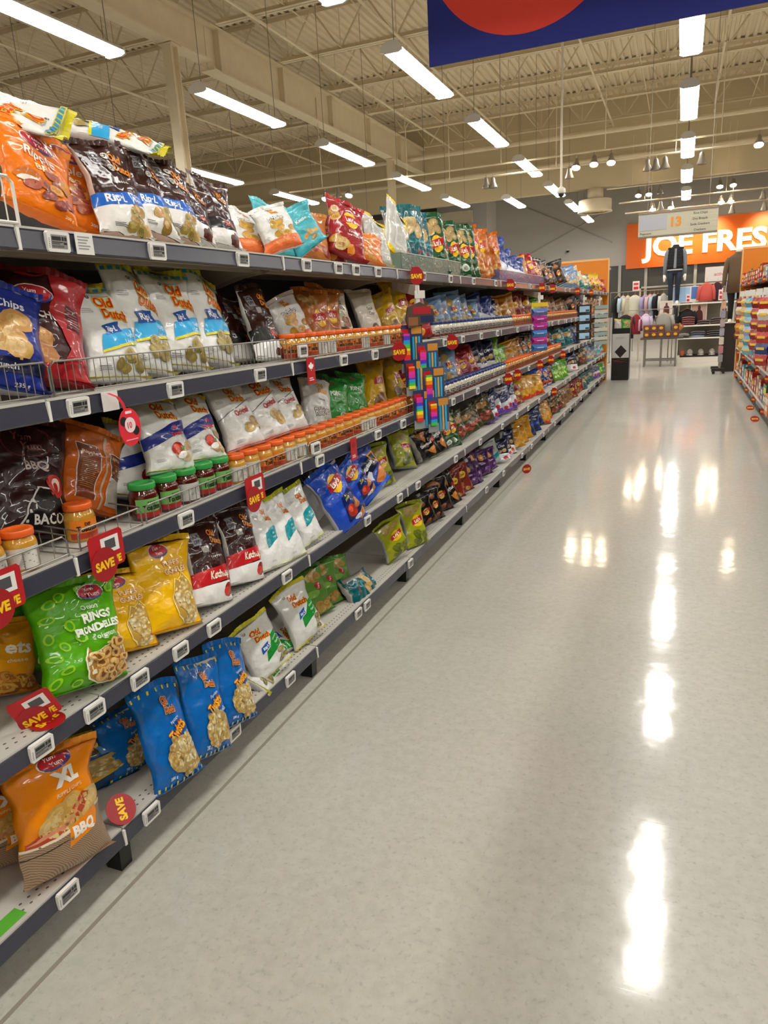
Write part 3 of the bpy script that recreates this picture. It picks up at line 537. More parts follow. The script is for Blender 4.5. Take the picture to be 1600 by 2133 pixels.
# ---------------------------------------------------------------- floor
CREAM = '#EADBBE'
fm = floor_material()
mb = MB(); mb.box(-26, 13, -8, 36, -.12, -.0006, M('#8E887C', .5)); floor = struct('floor', mb.mesh('floor'))
TP = .3053; TX0, TY0 = -1.39, 1.392
def tile_mesh():
    g, b = 0, .00035; a = TP-2*g
    m = MB(); m.add([(0,0,-.0002),(a,0,-.0002),(a,a,-.0002),(0,a,-.0002),(b,b,0),(a-b,b,0),(a-b,a-b,0),(b,a-b,0)],
          [(4,5,6,7),(0,1,5,4),(1,2,6,5),(2,3,7,6),(3,0,4,7)], fm)
    return m.mesh('tile')
tile = tile_mesh(); n = 0; rest = []
order = sorted([(j, i) for j in range(-24, 112) for i in range(-80, 48)], key=lambda t: t[0])
for j, i in order:
    x, y = TX0+i*TP, TY0+j*TP
    inside = 0 <= i <= 7 and j >= 0
    if inside and n < 296:
        child('tile', tile, floor, (x, y, 0)); n += 1
    elif x > -2.6 or y > 15: rest.append((x, y))
m = MB(); g, b = .0, .0003
for x, y in rest:
    x0, y0, x1, y1 = x+g, y+g, x+TP-g, y+TP-g
    k = len(m.v); m.v += [(x0,y0,0),(x1,y0,0),(x1,y1,0),(x0,y1,0)]; m.f.append((k,k+1,k+2,k+3)); m.mi.append(0)
m.mats = [fm]; t = child('tiling', m.mesh('tiling'), floor); t['kind'] = 'stuff'
# dark construction joint beside the shelving
m = MB(); m.box(-1.398, -1.385, -2, 16, -.0005, .0005, M('#8E8678', .6)); child('joint', m.mesh('joint'), floor)

# ---------------------------------------------------------------- ceiling deck, joists, beams
deck = M(CREAM, .55, 0, 'paint', scale=2, amt=.12); steel = M('#E4D5B6', .5, 0, 'paint', scale=4, amt=.15)
ZD = 8.0
m = MB(); prof = []; x = -26.0
while x < 13: prof += [(x, ZD), (x+.075, ZD), (x+.09, ZD+.055), (x+.175, ZD+.055), (x+.19, ZD)]; x += .19
vs = [(a, -8, c) for a, c in prof]+[(a, 36, c) for a, c in prof]; n = len(prof)
m.add(vs, [(i, n+i, n+i+1, i+1) for i in range(n-1)], deck)
ceiling = struct('ceiling', m.mesh('ceiling'))
m = MB(); m.box(-26, 13, -8, 36, ZD+.1, ZD+.2, M('#8A8070', .7)); child('roof_slab', m.mesh('roof_slab'), ceiling)
def joist_meshes(x0, x1):
    tc, bc, wb = MB(), MB(), MB(); zb, zt = 7.1, ZD-.002
    for s in (-1, 1):
        a = .014; tc.box(x0, x1, s*.055-.045*(s < 0), s*.055+.045*(s > 0)-0, zt-.008, zt, steel) if False else None
        y0, y1 = (a, .085) if s > 0 else (-.085, -a)
        tc.box(x0, x1, y0, y1, zt-.009, zt, steel); tc.box(x0, x1, a*s-.004, a*s+.004, zt-.08, zt-.009, steel)
        bc.box(x0+.45, x1-.45, y0, y1, zb, zb+.009, steel); bc.box(x0+.45, x1-.45, a*s-.004, a*s+.004, zb+.009, zb+.09, steel)
    n = max(2, round((x1-x0)/1.25)); s = (x1-x0)/n
    for k in range(n):
        xa = x0+k*s
        wb.tube([(xa+.02, 0, zt-.03), (xa+s/2, 0, zb+.03)], .022, steel, 5); wb.tube([(xa+s/2, 0, zb+.03), (xa+s-.02, 0, zt-.03)], .022, steel, 5)
        wb.tube([(xa+s/2, 0, zb+.03), (xa+s/2, 0, zt-.03)], .011, steel, 5)
    return [('top_chord', tc.mesh('top_chord')), ('bottom_chord', bc.mesh('bottom_chord')), ('web', wb.mesh('web'))]
JR = joist_meshes(-8.95, 3.8); JL = joist_meshes(-20.5, -9.1); JF = joist_meshes(3.9, 12.9)
for k in range(-8, 6):
    y = 13.4+2.45*k
    for meshes in (JR, JL, JF):
        o = empty('roof_joist', (0, y, 0)); o['kind'] = 'structure'
        for nme, me in meshes: child(nme, me, o)
def beam_along_y(x, y0, y1, zb, zt):
    o = empty('roof_beam', (x, y0, 0)); o['kind'] = 'structure'; L = y1-y0
    for nme, b in (('bottom_flange', (-.16, .16, 0, L, zb, zb+.03)), ('top_flange', (-.16, .16, 0, L, zt-.03, zt)), ('beam_web', (-.012, .012, 0, L, zb+.03, zt-.03))):
        mm = MB(); mm.box(*b, steel); child(nme, mm.mesh(nme), o)
    for q in range(int(L/2.6)):
        mm = MB(); mm.box(-.14, .14, .3+q*2.6, .32+q*2.6, zb+.03, zt-.03, steel); child('stiffener', mm.mesh('stiffener'), o)
    return o
beam_along_y(-9.03, -7, 13.7, 6.63, 7.3); beam_along_y(-9.03, 13.72, 27, 6.5, 7.32)
beam_along_y(3.85, -7, 27, 6.5, 7.32)
for x, y in ((-9.03, 12.55), (-9.03, 23.75), (-9.03, 1.3), (-20.4, 12.55), (-20.4, 23.75)):
    o = empty('column', (x, y, 0)); o['kind'] = 'structure'
    mm = MB(); w = .1; z1 = 6.62 if y < 13 else 6.49
    for a in (-.1, .1): mm.box(-w, w, a-.008, a+.008, 0, z1, steel)
    mm.box(-.008, .008, -.092, .092, 0, z1, steel); child('shaft', mm.mesh('shaft'), o)
    mm = MB(); mm.box(-.11, -.103, -.13, .13, 0, 4.2, M('#D8CCB0', .5)); mm.box(.103, .11, -.13, .13, 0, 4.2, M('#D8CCB0', .5)); mm.box(-.11,.11,-.135,-.13,0,4.2,M('#D8CCB0', .5)); child('column_guard', mm.mesh('column_guard'), o)
    mm = MB(); mm.box(-.15, .15, -.15, .15, z1-.02, z1, steel); child('cap_plate', mm.mesh('cap_plate'), o)
for x in (-5.6, -7.6, -12.4, -2.3, .6):      # sprinkler mains along the aisle
    mm = MB(); mm.tube([(x, -7, 7.02), (x, 26.8, 7.02)], .03, steel, 8); o = struct('sprinkler_pipe', mm.mesh('sprinkler_pipe'))
    o['kind'] = 'structure'
    mm = MB()
    for q in range(11): mm.tube([(x, -5+3*q, 7.02), (x, -5+3*q, 6.86)], .012, steel, 6); mm.lathe([(.03, -.01), (.03, 0), (.008, .02)], M('#B8A888', .4, .6), 8, (x, -5+3*q, 6.85))
    child('sprinkler_head', mm.mesh('sprinkler_head'), o)
for x in (-7, -4.6, -1.2, 1.6, -11.5, -14.5):          # thin bridging between the joists
    mm = MB(); mm.tube([(x, -7, 7.14), (x, 26.8, 7.14)], .013, steel, 5); mm.tube([(x+.35, -7, 7.9), (x+.35, 26.8, 7.9)], .013, steel, 5)
    struct('joist_bridging', mm.mesh('joist_bridging'))['kind'] = 'structure'
# bulkhead girder across the end of the grocery hall and the wall beyond
gy = 27.0
bulk = M('#CFBF9C', .6, 0, 'paint', scale=1.2, amt=.06); grey = M('#C2BEB6', .7, 0, 'paint', scale=.8, amt=.06)
mm = MB(); mm.box(-20.5, 12.9, gy, gy+.35, 5.38, ZD+.1, bulk); struct('trim_1', mm.mesh('trim_1'))
mm = MB(); mm.tube([(-20.5, gy-.25, 6.2), (12.9, gy-.25, 6.2)], .07, steel, 10); struct('sprinkler_pipe', mm.mesh('sprinkler_pipe'))
mm = MB(); mm.tube([(-20.5, gy-1.6, 6.75), (12.9, gy-1.6, 6.75)], .08, steel, 10); struct('sprinkler_pipe', mm.mesh('sprinkler_pipe'))
wall_front = MB(); YW = 35.0
wall_front.box(-26, 13, YW, YW+.2, 3.2, ZD+.1, grey); wall_front.box(-26, 13, YW, YW+.2, 0, .9, grey); wall_front.box(-26, -9.5, YW, YW+.2, .9, 3.2, grey)
wf = struct('wall_front', wall_front.mesh('wall_front'))
wm = M('#CFC3A8', .7, 0, 'paint', scale=1, amt=.06)
for nme, b in (('wall_left', (-26.2, -26, -8, 36, 0, 8.1)), ('wall_right', (13, 13.2, -8, 36, 0, 8.1)), ('wall_back', (-26, 13, -8.2, -8, 0, 8.1))):
    mm = MB(); mm.box(*b, wm); struct(nme, mm.mesh(nme))
mm = MB(); mm.box(-10.5, -8.2, 33.2, 35, 0, 8.0, M('#E4E2DC', .6, 0, 'paint', scale=1, amt=.03)); struct('column', mm.mesh('column'))['kind'] = 'structure'
# cream wall of the neighbouring department with an opening, seen over the shelving
mm = MB(); mm.box(-26, -11.6, 30.6, 30.8, 0, 5.6, wm); mm.box(-11.6, -8.2, 30.6, 30.8, 5.15, 5.6, wm); struct('wall_middle', mm.mesh('wall_middle'))
mm = MB()
for x in (-11.6, -9.9, -8.3): mm.box(x-.05, x+.05, 30.55, 30.62, 0, 5.2, M('#B8B2A4', .5))
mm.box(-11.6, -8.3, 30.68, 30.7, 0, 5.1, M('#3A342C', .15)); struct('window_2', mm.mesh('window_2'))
# dark glazing under the store sign
glass = M('#4A4C4C', .12, 0, 'glass', alpha=.85); mull = M('#BDBAB2', .45)
wn = struct('window_1', (lambda q: (q.box(-9.5, 13, YW+.1, YW+.12, .9, 3.2, glass), q.mesh('window_1'))[1])(MB()))
for x in (-9.4, -6.8, -4.2, -2.65, -1.55, .45, 2.6, 5, 7.5, 10):
    mm = MB(); mm.box(x-.06, x+.06, YW-.03, YW+.14, .9, 3.2, mull); child('mullion', mm.mesh('mullion'), wn)
mm = MB(); mm.box(-9.5, 13, YW-.03, YW+.14, .9, .98, mull); child('window_sill', mm.mesh('window_sill'), wn)
for nme, q in (('brace', [(-8.2, YW-.02, 3.3), (-3.3, YW-.02, 5.5)]), ('brace', [(-7.2, YW-.03, 6.2), (-3.0, YW-.03, 4.2)])):
    mm = MB(); mm.tube(q, .035, M('#B4AFA6', .6), 6); child(nme, mm.mesh(nme), wf)
# dark soffit over the clothing department
mm = MB(); mm.box(-26, 13, 27.35, 35, 7.99, 8.0, M('#8A8680', .7)); struct('ceiling', mm.mesh('ceiling'))

# ---------------------------------------------------------------- fluorescent fixtures
lens_m = M('#FFFFFF', .4, 0, 'lamp', emit='#FFFCF6', power=LAMP_POWER); house = M('#CFCCC4', .4, 0, 'paint', amt=.05)
LL = 2.4
def fixture():
    t = empty('fluorescent_light')
    mm = MB(); rings = []
    for y in (0, .05, LL-.05, LL):
        s = .96 if y in (0, LL) else 1
        rings.append([(.145*s*cos(pi+pi*k/10), y, .05*s*sin(pi+pi*k/10)) for k in range(11)])
    for r in rings: r.append((0, r[0][1], .0))
    mm.loft(rings, lens_m); child('diffuser', mm.mesh('diffuser', True), t)
    mm = MB(); mm.prism([(-.15, .02, .0), (.15, .02, .0), (.14, .02, .02), (.06, .02, .075), (-.06, .02, .075), (-.14, .02, .02)], (0, LL-.04, 0), house); child('housing', mm.mesh('housing'), t)
    cap = MB(); cap.prism([(-.153, 0, -.03), (-.1, 0, -.052), (.1, 0, -.052), (.153, 0, -.03), (.145, 0, .03), (.065, 0, .09), (-.065, 0, .09), (-.145, 0, .03)], (0, .03, 0), house); cm = cap.mesh('end_cap')
    child('end_cap', cm, t, (0, -.01, 0)); child('end_cap', cm, t, (0, LL-.02, 0))
    w = MB(); w.tube([(0, 0, .075), (0, 0, 3.02)], .006, M('#8A8478', .4, .5), 5); wmesh = w.mesh('suspension_wire')
    child('suspension_wire', wmesh, t, (0, .12, 0)); child('suspension_wire', wmesh, t, (0, LL-.12, 0))
    return t
def in_view(p):
    q = SC.camera.matrix_world.inverted() @ Vector(p)
    return q.z < 0 and abs(q.x/q.z) < 800/1486 and abs(q.y/q.z) < 1066/1486
f0 = fixture(); rows = {-.06: 'over this aisle', -3.72: 'over the next aisle', -6.8: 'two aisles beyond the shelving', -10.3: 'beyond the roof beam', 3.6: 'behind the facing shelves', 7.2: 'far beyond the facing shelves'}
first = True
for x, where in rows.items():
    nn = 0; no = 0
    for k in range(-4, 6):
        y = 10.0+4.1*k
        if y > (31.5 if x == -3.72 else 27 if x == -.06 else 25): continue
        vis = in_view((x, y+.6, 4.9)) or in_view((x, y+2.2, 4.9))
        if vis: nn += 1; lb = 'white fluorescent strip light, %s in the row %s' % (ordinal(nn), where)
        else: no += 1; lb = 'strip light out of the picture, %s such in the row %s' % (ordinal(no), where)
        o = f0 if first else dup(f0); first = False
        o.location = (x, y, 4.95)
        tag(o, lb, 'ceiling light', 'fluorescent strip lights')
o = dup(f0); o.location = (-5.15, 23.3, 4.88); tag(o, 'short-looking fluorescent strip light hanging alone between two rows', 'ceiling light', 'fluorescent strip lights')

# spot lamps on rails
chrome = M('#8E8578', .4, .5); bulb_on = M('#FFFFFF', .4, 0, 'lamp', emit='#FFE9C4', power=SPOT_POWER); bulb_off = M('#5A5044', .3)
def spot(on, aim=0):
    t = empty('spot_lamp')
    mm = MB(); mm.lathe([(.03, .2), (.05, .16), (.06, .08), (.1, -.02), (.105, -.05), (.098, -.05), (.055, .06)], chrome, 14, (0, 0, 0), False); child('lamp_shade', mm.mesh('lamp_shade', True), t)
    mm = MB(); mm.lathe([(.0, .02), (.06, .015), (.09, -.015), (.085, -.045), (.05, -.058), (0, -.06)], bulb_on if on else bulb_off, 12, (0, 0, 0), False); child('bulb', mm.mesh('bulb', True), t)
    mm = MB(); mm.tube([(0, 0, .18), (0, 0, .26)], .01, chrome, 6); child('stem', mm.mesh('stem'), t)
    return t
son, soff = spot(True), spot(False); used = {True: False, False: False}
def put_spot(on, x, y, z, label, tilt=0):
    src = son if on else soff
    o = dup(src) if used[on] else src; used[on] = True
    o.location = (x, y, z)
    for kid in KIDS[o.name][:2]: kid.rotation_euler = (tilt, 0, 0)
    tag(o, label, 'spot light', 'rail spot lamps'); return o
rail = lambda nme, x0, x1, y, z: (lambda q: (q.tube([(x0, y, z), (x1, y, z)], .022, steel, 8), tag(ob(nme, q.mesh(nme)), None, None))[1])(MB())
for i, (x, z, on) in enumerate([(-2.44,4.68,1),(-2.04,4.70,1),(-1.66,4.69,1),(-.88,4.44,0),(-.70,4.43,0),(-.51,4.44,0),(.24,4.44,0),(1.34,4.67,1),(-4.57,4.49,0),(-4.40,4.48,0),(-8.93,4.70,1),(-8.55,4.71,0),(-8.24,4.71,1),(-2.59,4.48,0)]):
    put_spot(bool(on), x, 18.5, z, '%s spot lamp, %s from the shelving side on the front rail' % ('lit' if on else 'unlit dark', ordinal(sorted([-2.44,-2.04,-1.66,-.88,-.70,-.51,.24,1.34,-4.57,-4.40,-8.93,-8.55,-8.24,-2.59]).index(x)+1)), -.5 if on else .1)
r1 = rail('light_rail', -10, 4, 18.5, 4.95); tag(r1, 'long cream front light rail below the roof joists', 'rail')
r2 = rail('light_rail', -6, 3, 18.51, 4.70); tag(r2, 'lower cream front light rail with dark lamps', 'rail')
for q in range(4):
    mm = MB(); mm.tube([(-5.5+2.6*q, 18.53, 4.70), (-5.5+2.6*q, 18.53, 7.1)], .01, steel, 6); child('hanger', mm.mesh('hanger'), r2)
for q in range(6):
    mm = MB(); mm.tube([(-9+2.4*q, 18.5, 4.95), (-9+2.4*q, 18.5, 7.1)], .012, steel, 6); child('hanger', mm.mesh('hanger'), r1)
for i, (x0, z, sp) in enumerate([(-2.5, 5.22, [(-1.5,1),(-1.18,1),(-.84,0),(.91,1),(1.29,1)]), (-2.1, 4.75, [(-1.04,1),(-.81,0),(-.49,1),(.98,1),(1.25,1),(2.14,0)]), (-1.9, 4.42, [(1.3,0),(2.2,0)])]):
    yy = 26.5
    rr = rail('light_rail', x0, 7, yy+i*.02, z); tag(rr, 'thin pale rail of spot lamps, %s from the top below the bulkhead' % ORD[i+1], 'rail')
    mm = MB()
    for q in range(3): mm.tube([(x0+.8+2.4*q, yy+i*.02, z), (x0+.8+2.4*q, yy+i*.02, 7.1 if False else 6.75)], .008, steel, 5)
    child('hanger', mm.mesh('hanger'), rr)
    for q, (x, on) in enumerate(sp): put_spot(bool(on), x, yy+i*.02, z-.27, '%s spot lamp, %s along the %s rail below the bulkhead' % ('lit' if on else 'unlit', ORD[q+1], ORD[i+1]), -.5 if on else .2)
rr = rail('light_rail', -1.5, 7, 33.4, 5.15); tag(rr, 'light rail in front of the orange store sign', 'rail')
mm = MB()
for q in range(4): mm.tube([(-1+2.4*q, 33.4, 5.15), (-1+2.4*q, 33.4, 7.99)], .008, steel, 5)
child('hanger', mm.mesh('hanger'), rr)
# spots close to the store sign
for i, x in enumerate((-.5, 1.0, 3.0, 5.0)):
    o = put_spot(True, x, 33.4, 4.9, 'lit spot lamp aimed at the orange store sign, %s along it' % ORD[i+1], .6)
    ld = bpy.data.lights.new('sign_spot', 'SPOT'); ld.energy = 210; ld.spot_size = radians(75); ld.spot_blend = .8; ld.color = (1, .86, .66); ld.shadow_soft_size = .06
    lo = bpy.data.objects.new('sign_spot', ld); COL.objects.link(lo); lo.location = (x, 33.46, 4.80); lo.rotation_euler = (radians(58), 0, 0)

# ceiling air diffuser, camera pole
t = empty('air_diffuser', (-2.93, 27.17, 4.62)); t.scale = (1.55,)*3; tag(t, 'round cream air diffuser hanging under the bulkhead', 'air vent')
mm = MB(); mm.lathe([(.17, .25), (.17, .489)], steel, 24); child('duct', mm.mesh('duct', True), t)
mm = MB(); mm.lathe([(.18, .27), (.34, .26), (.35, .24), (.35, .04), (.37, .02), (.37, .0), (.3, .0), (.24, .03), (.1, .05)], steel, 28, (0,0,0), False); child('drum', mm.mesh('drum', True), t)
for r in (.26, .18, .1):
    mm = MB(); mm.lathe([(r, .0), (r+.03, .02), (r+.01, .03)], steel, 24, (0,0,0), False); child('ring_vane', mm.mesh('ring_vane', True), t)
t = empty('camera_pole', (-2.25, 15, 3.62)); tag(t, 'thin white ceiling pole with a small dome camera', 'camera')
mm = MB(); mm.tube([(0, 0, .1), (0, 0, 3.5)], .02, M('#DCD2BE', .4), 8); child('pole', mm.mesh('pole'), t)
mm = MB(); mm.lathe([(.03, .14), (.08, .10), (.085, .04), (.07, .02)], M('#E2DCD0', .4), 14); child('housing', mm.mesh('housing', True), t)
mm = MB(); mm.lathe([(.065, .03), (.05, -.02), (.02, -.045), (0, -.05)], M('#141414', .08), 14); child('dome', mm.mesh('dome', True), t)
t = ob('smoke_detector', (lambda q: (q.lathe([(.12, .0), (.12, .04), (.09, .07)], M('#E8E4DA', .4), 18), q.mesh('smoke_detector'))[1])(MB()), None, (-13.3, 20.5, 7.935)); tag(t, 'round white detector disc under the roof', 'detector')

# hanging banner, aisle sign, store sign
t = empty('hanging_banner', (0, 9.85, 0)); tag(t, 'large navy hanging banner with a red disc', 'banner')
navy = M('#10207C', .7); mm = MB(); mm.box(-3.15, 4.27, 0, .03, 4.60, 7.28, navy); child('banner_board', mm.mesh('banner_board'), t)
mm = MB(); R0 = 1.223; mm.prism([(-1.93+R0*cos(2*pi*k/64), -.003, 5.985+R0*sin(2*pi*k/64)) for k in range(64)], (0, .003, 0), M('#D2382A', .7)); child('red_disc', mm.mesh('red_disc'), t)
for x in (-3.0, .5, 4.1):
    mm = MB(); mm.tube([(x, .015, 7.28), (x, .015, 7.99)], .005, chrome, 5); child('suspension_wire', mm.mesh('suspension_wire'), t)
t = empty('aisle_sign', (-.135, 13, 2.57)); tag(t, 'cream hanging aisle sign numbered 13', 'sign')
sg = M('#B9B49C', .5); dark = M('#4A4844', .5)
mm = MB(); mm.box(-.585, .585, 0, .09, 0, .335, sg); child('sign_board', mm.mesh('sign_board'), t)
mm = MB(); mm.box(-.585, .585, -.012, .1, .335, .36, M('#8E7C6C', .5)); mm.box(-.585, .585, -.012, .1, -.025, 0, M('#7C6E62', .5)); child('sign_rail', mm.mesh('sign_rail'), t)
mm = MB(); mm.box(-.57, -.16, -.004, 0, .085, .305, M('#A9AAB0', .4)); child('blank_panel', mm.mesh('blank_panel'), t)
mm = MB(); sign_text(mm, '13', -.02, .19, .135, M('#D98A2E', .5), -.003, .045); child('number', mm.mesh('number'), t)
mm = MB()
for i, s in enumerate(['Rice Chips', 'Dry Breads', 'Soda Crackers', 'Crackers']): sign_text(mm, s, .33, .285-.082*i, .034, dark, -.003, .01)
sign_text(mm, 'Popcorn', -.47, .04, .036, dark, -.003, .01)
for z in (.245, .163, .081): mm.box(.19, .58, -.003, -.001, z-.002, z+.002, M('#D8D4C0', .5))
child('lettering', mm.mesh('lettering'), t)
for x in (-.45, .45):
    mm = MB(); mm.tube([(x, .045, .36), (x, .045, 4.5)], .004, chrome, 5); child('suspension_wire', mm.mesh('suspension_wire'), t)
t = empty('store_sign', (0, 34.93, 0)); tag(t, 'long orange store sign with glowing white letters', 'sign')
mm = MB(); mm.box(-2.39, 8.6, -.12, 0, 3.02, 4.86, M('#FF7410', .5)); child('sign_board', mm.mesh('sign_board'), t)
let = M('#F4E6C8', .5, 0, 'lamp', emit='#FFE9C4', power=1.15)
mm = MB(); sign_text(mm, 'JOE FRESH', 1.08, 3.90, .80, let, -.12, .035, 5.66/.80/text2d('JOE FRESH', .035)[2], .06); child('lettering', mm.mesh('lettering'), t)
# small wall cameras
for i, (x, z) in enumerate(((-7.7, 3.9), (-4.9, 4.0))):
    t = ob('wall_camera', (lambda q: (q.tube([(0, 0, 0), (0, -.2, .02)], .05, M('#D8D4CC', .4), 10), q.lathe([(.07, 0), (.06, -.06), (0, -.09)], M('#1E2422', .1), 12, (0, -.2, 0)), q.mesh('wall_camera'))[2])(MB()), None, (x, 34.98, z)); tag(t, 'small dark dome camera on the grey far wall, %s from its corner' % ORD[i+1], 'camera')

# ---------------------------------------------------------------- shelving
ZK = {1: 1.787, 2: 1.390, 3: .989, 4: .588, 5: .160}
SHELF = {1: 'top shelf', 2: 'second shelf', 3: 'third shelf', 4: 'fourth shelf', 5: 'bottom shelf'}
PIT = 1.22; Y0 = 1.31
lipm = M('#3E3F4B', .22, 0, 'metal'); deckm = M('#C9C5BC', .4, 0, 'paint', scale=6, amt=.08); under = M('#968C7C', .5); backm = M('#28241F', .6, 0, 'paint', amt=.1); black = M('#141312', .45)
clipm = M('#E4E2DC', .35)
def section_meshes():
    out = []
    q = MB(); q.box(-1.99, -1.972, .004, PIT-.004, .06, 1.95, backm); out.append(('back_panel', q.mesh('back_panel'), []))
    q = MB(); q.box(-1.972, -1.935, -.02, .02, .0, 1.96, under); out.append(('upright', q.mesh('upright'), []))
    q = MB(); q.prism([(-1.455, 0, .0), (-1.45, 0, .10), (-1.53, 0, .10), (-1.51, 0, 0)], (0, .045, 0), black); out.append(('foot', q.mesh('foot'), []))
    q = MB(); q.box(-1.62, -1.6, .01, PIT-.01, .0, .125, M('#2A2826', .6)); out.append(('kick_plate', q.mesh('kick_plate'), []))
    for k, z in ZK.items():
        q = MB(); a, b = .003, PIT-.003
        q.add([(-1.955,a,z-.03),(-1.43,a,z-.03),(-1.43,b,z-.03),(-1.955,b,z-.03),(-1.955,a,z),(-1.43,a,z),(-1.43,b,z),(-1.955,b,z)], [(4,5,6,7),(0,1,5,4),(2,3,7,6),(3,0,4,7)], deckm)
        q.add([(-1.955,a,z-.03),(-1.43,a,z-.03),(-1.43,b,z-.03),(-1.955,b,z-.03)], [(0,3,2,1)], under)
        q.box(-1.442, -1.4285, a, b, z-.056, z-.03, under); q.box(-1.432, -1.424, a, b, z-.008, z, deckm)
        if k < 4: q.box(-1.56, -1.53, a, b, z-.055, z-.03, under)
        subs = []
        r = MB(); r.prism([(-1.428, .002, z-.052), (-1.419, .002, z-.054), (-1.4165, .002, z-.050), (-1.4215, .002, z-.010), (-1.420, .002, z-.006), (-1.428, .002, z-.006)], (0, PIT-.004, 0), lipm); subs.append(('price_rail', r.mesh('price_rail'), 0))
        r = MB(); r.box(-1.4235, -1.4145, -.006, .002, z-.055, z-.006, clipm); subs.append(('rail_clip', r.mesh('rail_clip'), 0))
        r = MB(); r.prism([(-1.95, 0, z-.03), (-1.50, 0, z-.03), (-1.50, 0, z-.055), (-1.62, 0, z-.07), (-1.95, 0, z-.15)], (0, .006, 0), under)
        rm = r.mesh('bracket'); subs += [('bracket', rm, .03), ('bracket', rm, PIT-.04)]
        if k >= 4:
            r = MB(); hm = M('#5A554E', .7)
            for row in range(2):
                for n in range(46):
                    y = .02+n*.0258+row*.012; x = -1.452-.022*row
                    r.add([(x+.0035*cos(2*pi*j/6), y+.005*sin(2*pi*j/6), z+.0006) for j in range(6)], [tuple(range(6))], hm)
            subs.append(('perforations', r.mesh('perforations'), 0))
        out.append(('shelf', q.mesh('shelf'), subs))
    return out
SM = section_meshes()
def section(y, flip, label, group, first_post=True):
    o = empty('shelving_section', (0, y, 0) if not flip else (-.4035, y+PIT, 0), (0, 0, pi) if flip else None)
    for nme, me, subs in SM:
        c = child(nme, me, o)
        for sn, sm, dy in subs:
            s = child(sn, sm, c, (0, dy, 0))
            if sn == 'perforations': s['kind'] = 'stuff'
    tag(o, label, 'shelving', group); return o
for k in range(-2, 12):
    section(Y0+PIT*k, False, 'grey steel snack shelving section beside the viewer, out of the picture' if k == -2 else 'grey steel snack shelving section, %s from the near end' % ordinal(k+2), 'snack shelving sections')
for k in range(-2, 12):
    section(Y0+PIT*k, True, 'grey facing shelving section with goods, %s from the near end' % ordinal(k-5) if k > 5 else 'bare grey facing shelving section out of the picture, %s of them' % ordinal(k+3), 'facing shelving sections')
YE = Y0+PIT*12
for sx, lb in ((-1, 'orange end panel closing the snack shelving'), (1, 'orange end panel of the facing shelving')):
    o = empty('end_panel', (0, YE+.02, 0)); tag(o, lb, 'panel')
    x0, x1 = (-2.62, -1.42) if sx < 0 else (1.02, 2.3)
    org = M('#D97F0E', .4)
    q = MB(); q.box(x0, x1, 0, .035, 0, 2.42, org); child('board', q.mesh('board'), o)
    q = MB(); q.box(x0, x1, -.006, .041, 2.42, 2.46, M('#E8B070', .4)); q.box((x1-.02 if sx < 0 else x0-.005), (x1+.005 if sx < 0 else x0+.02), -.006, .041, 0, 2.42, M('#E8B070', .4)); child('edge_trim', q.mesh('edge_trim'), o)

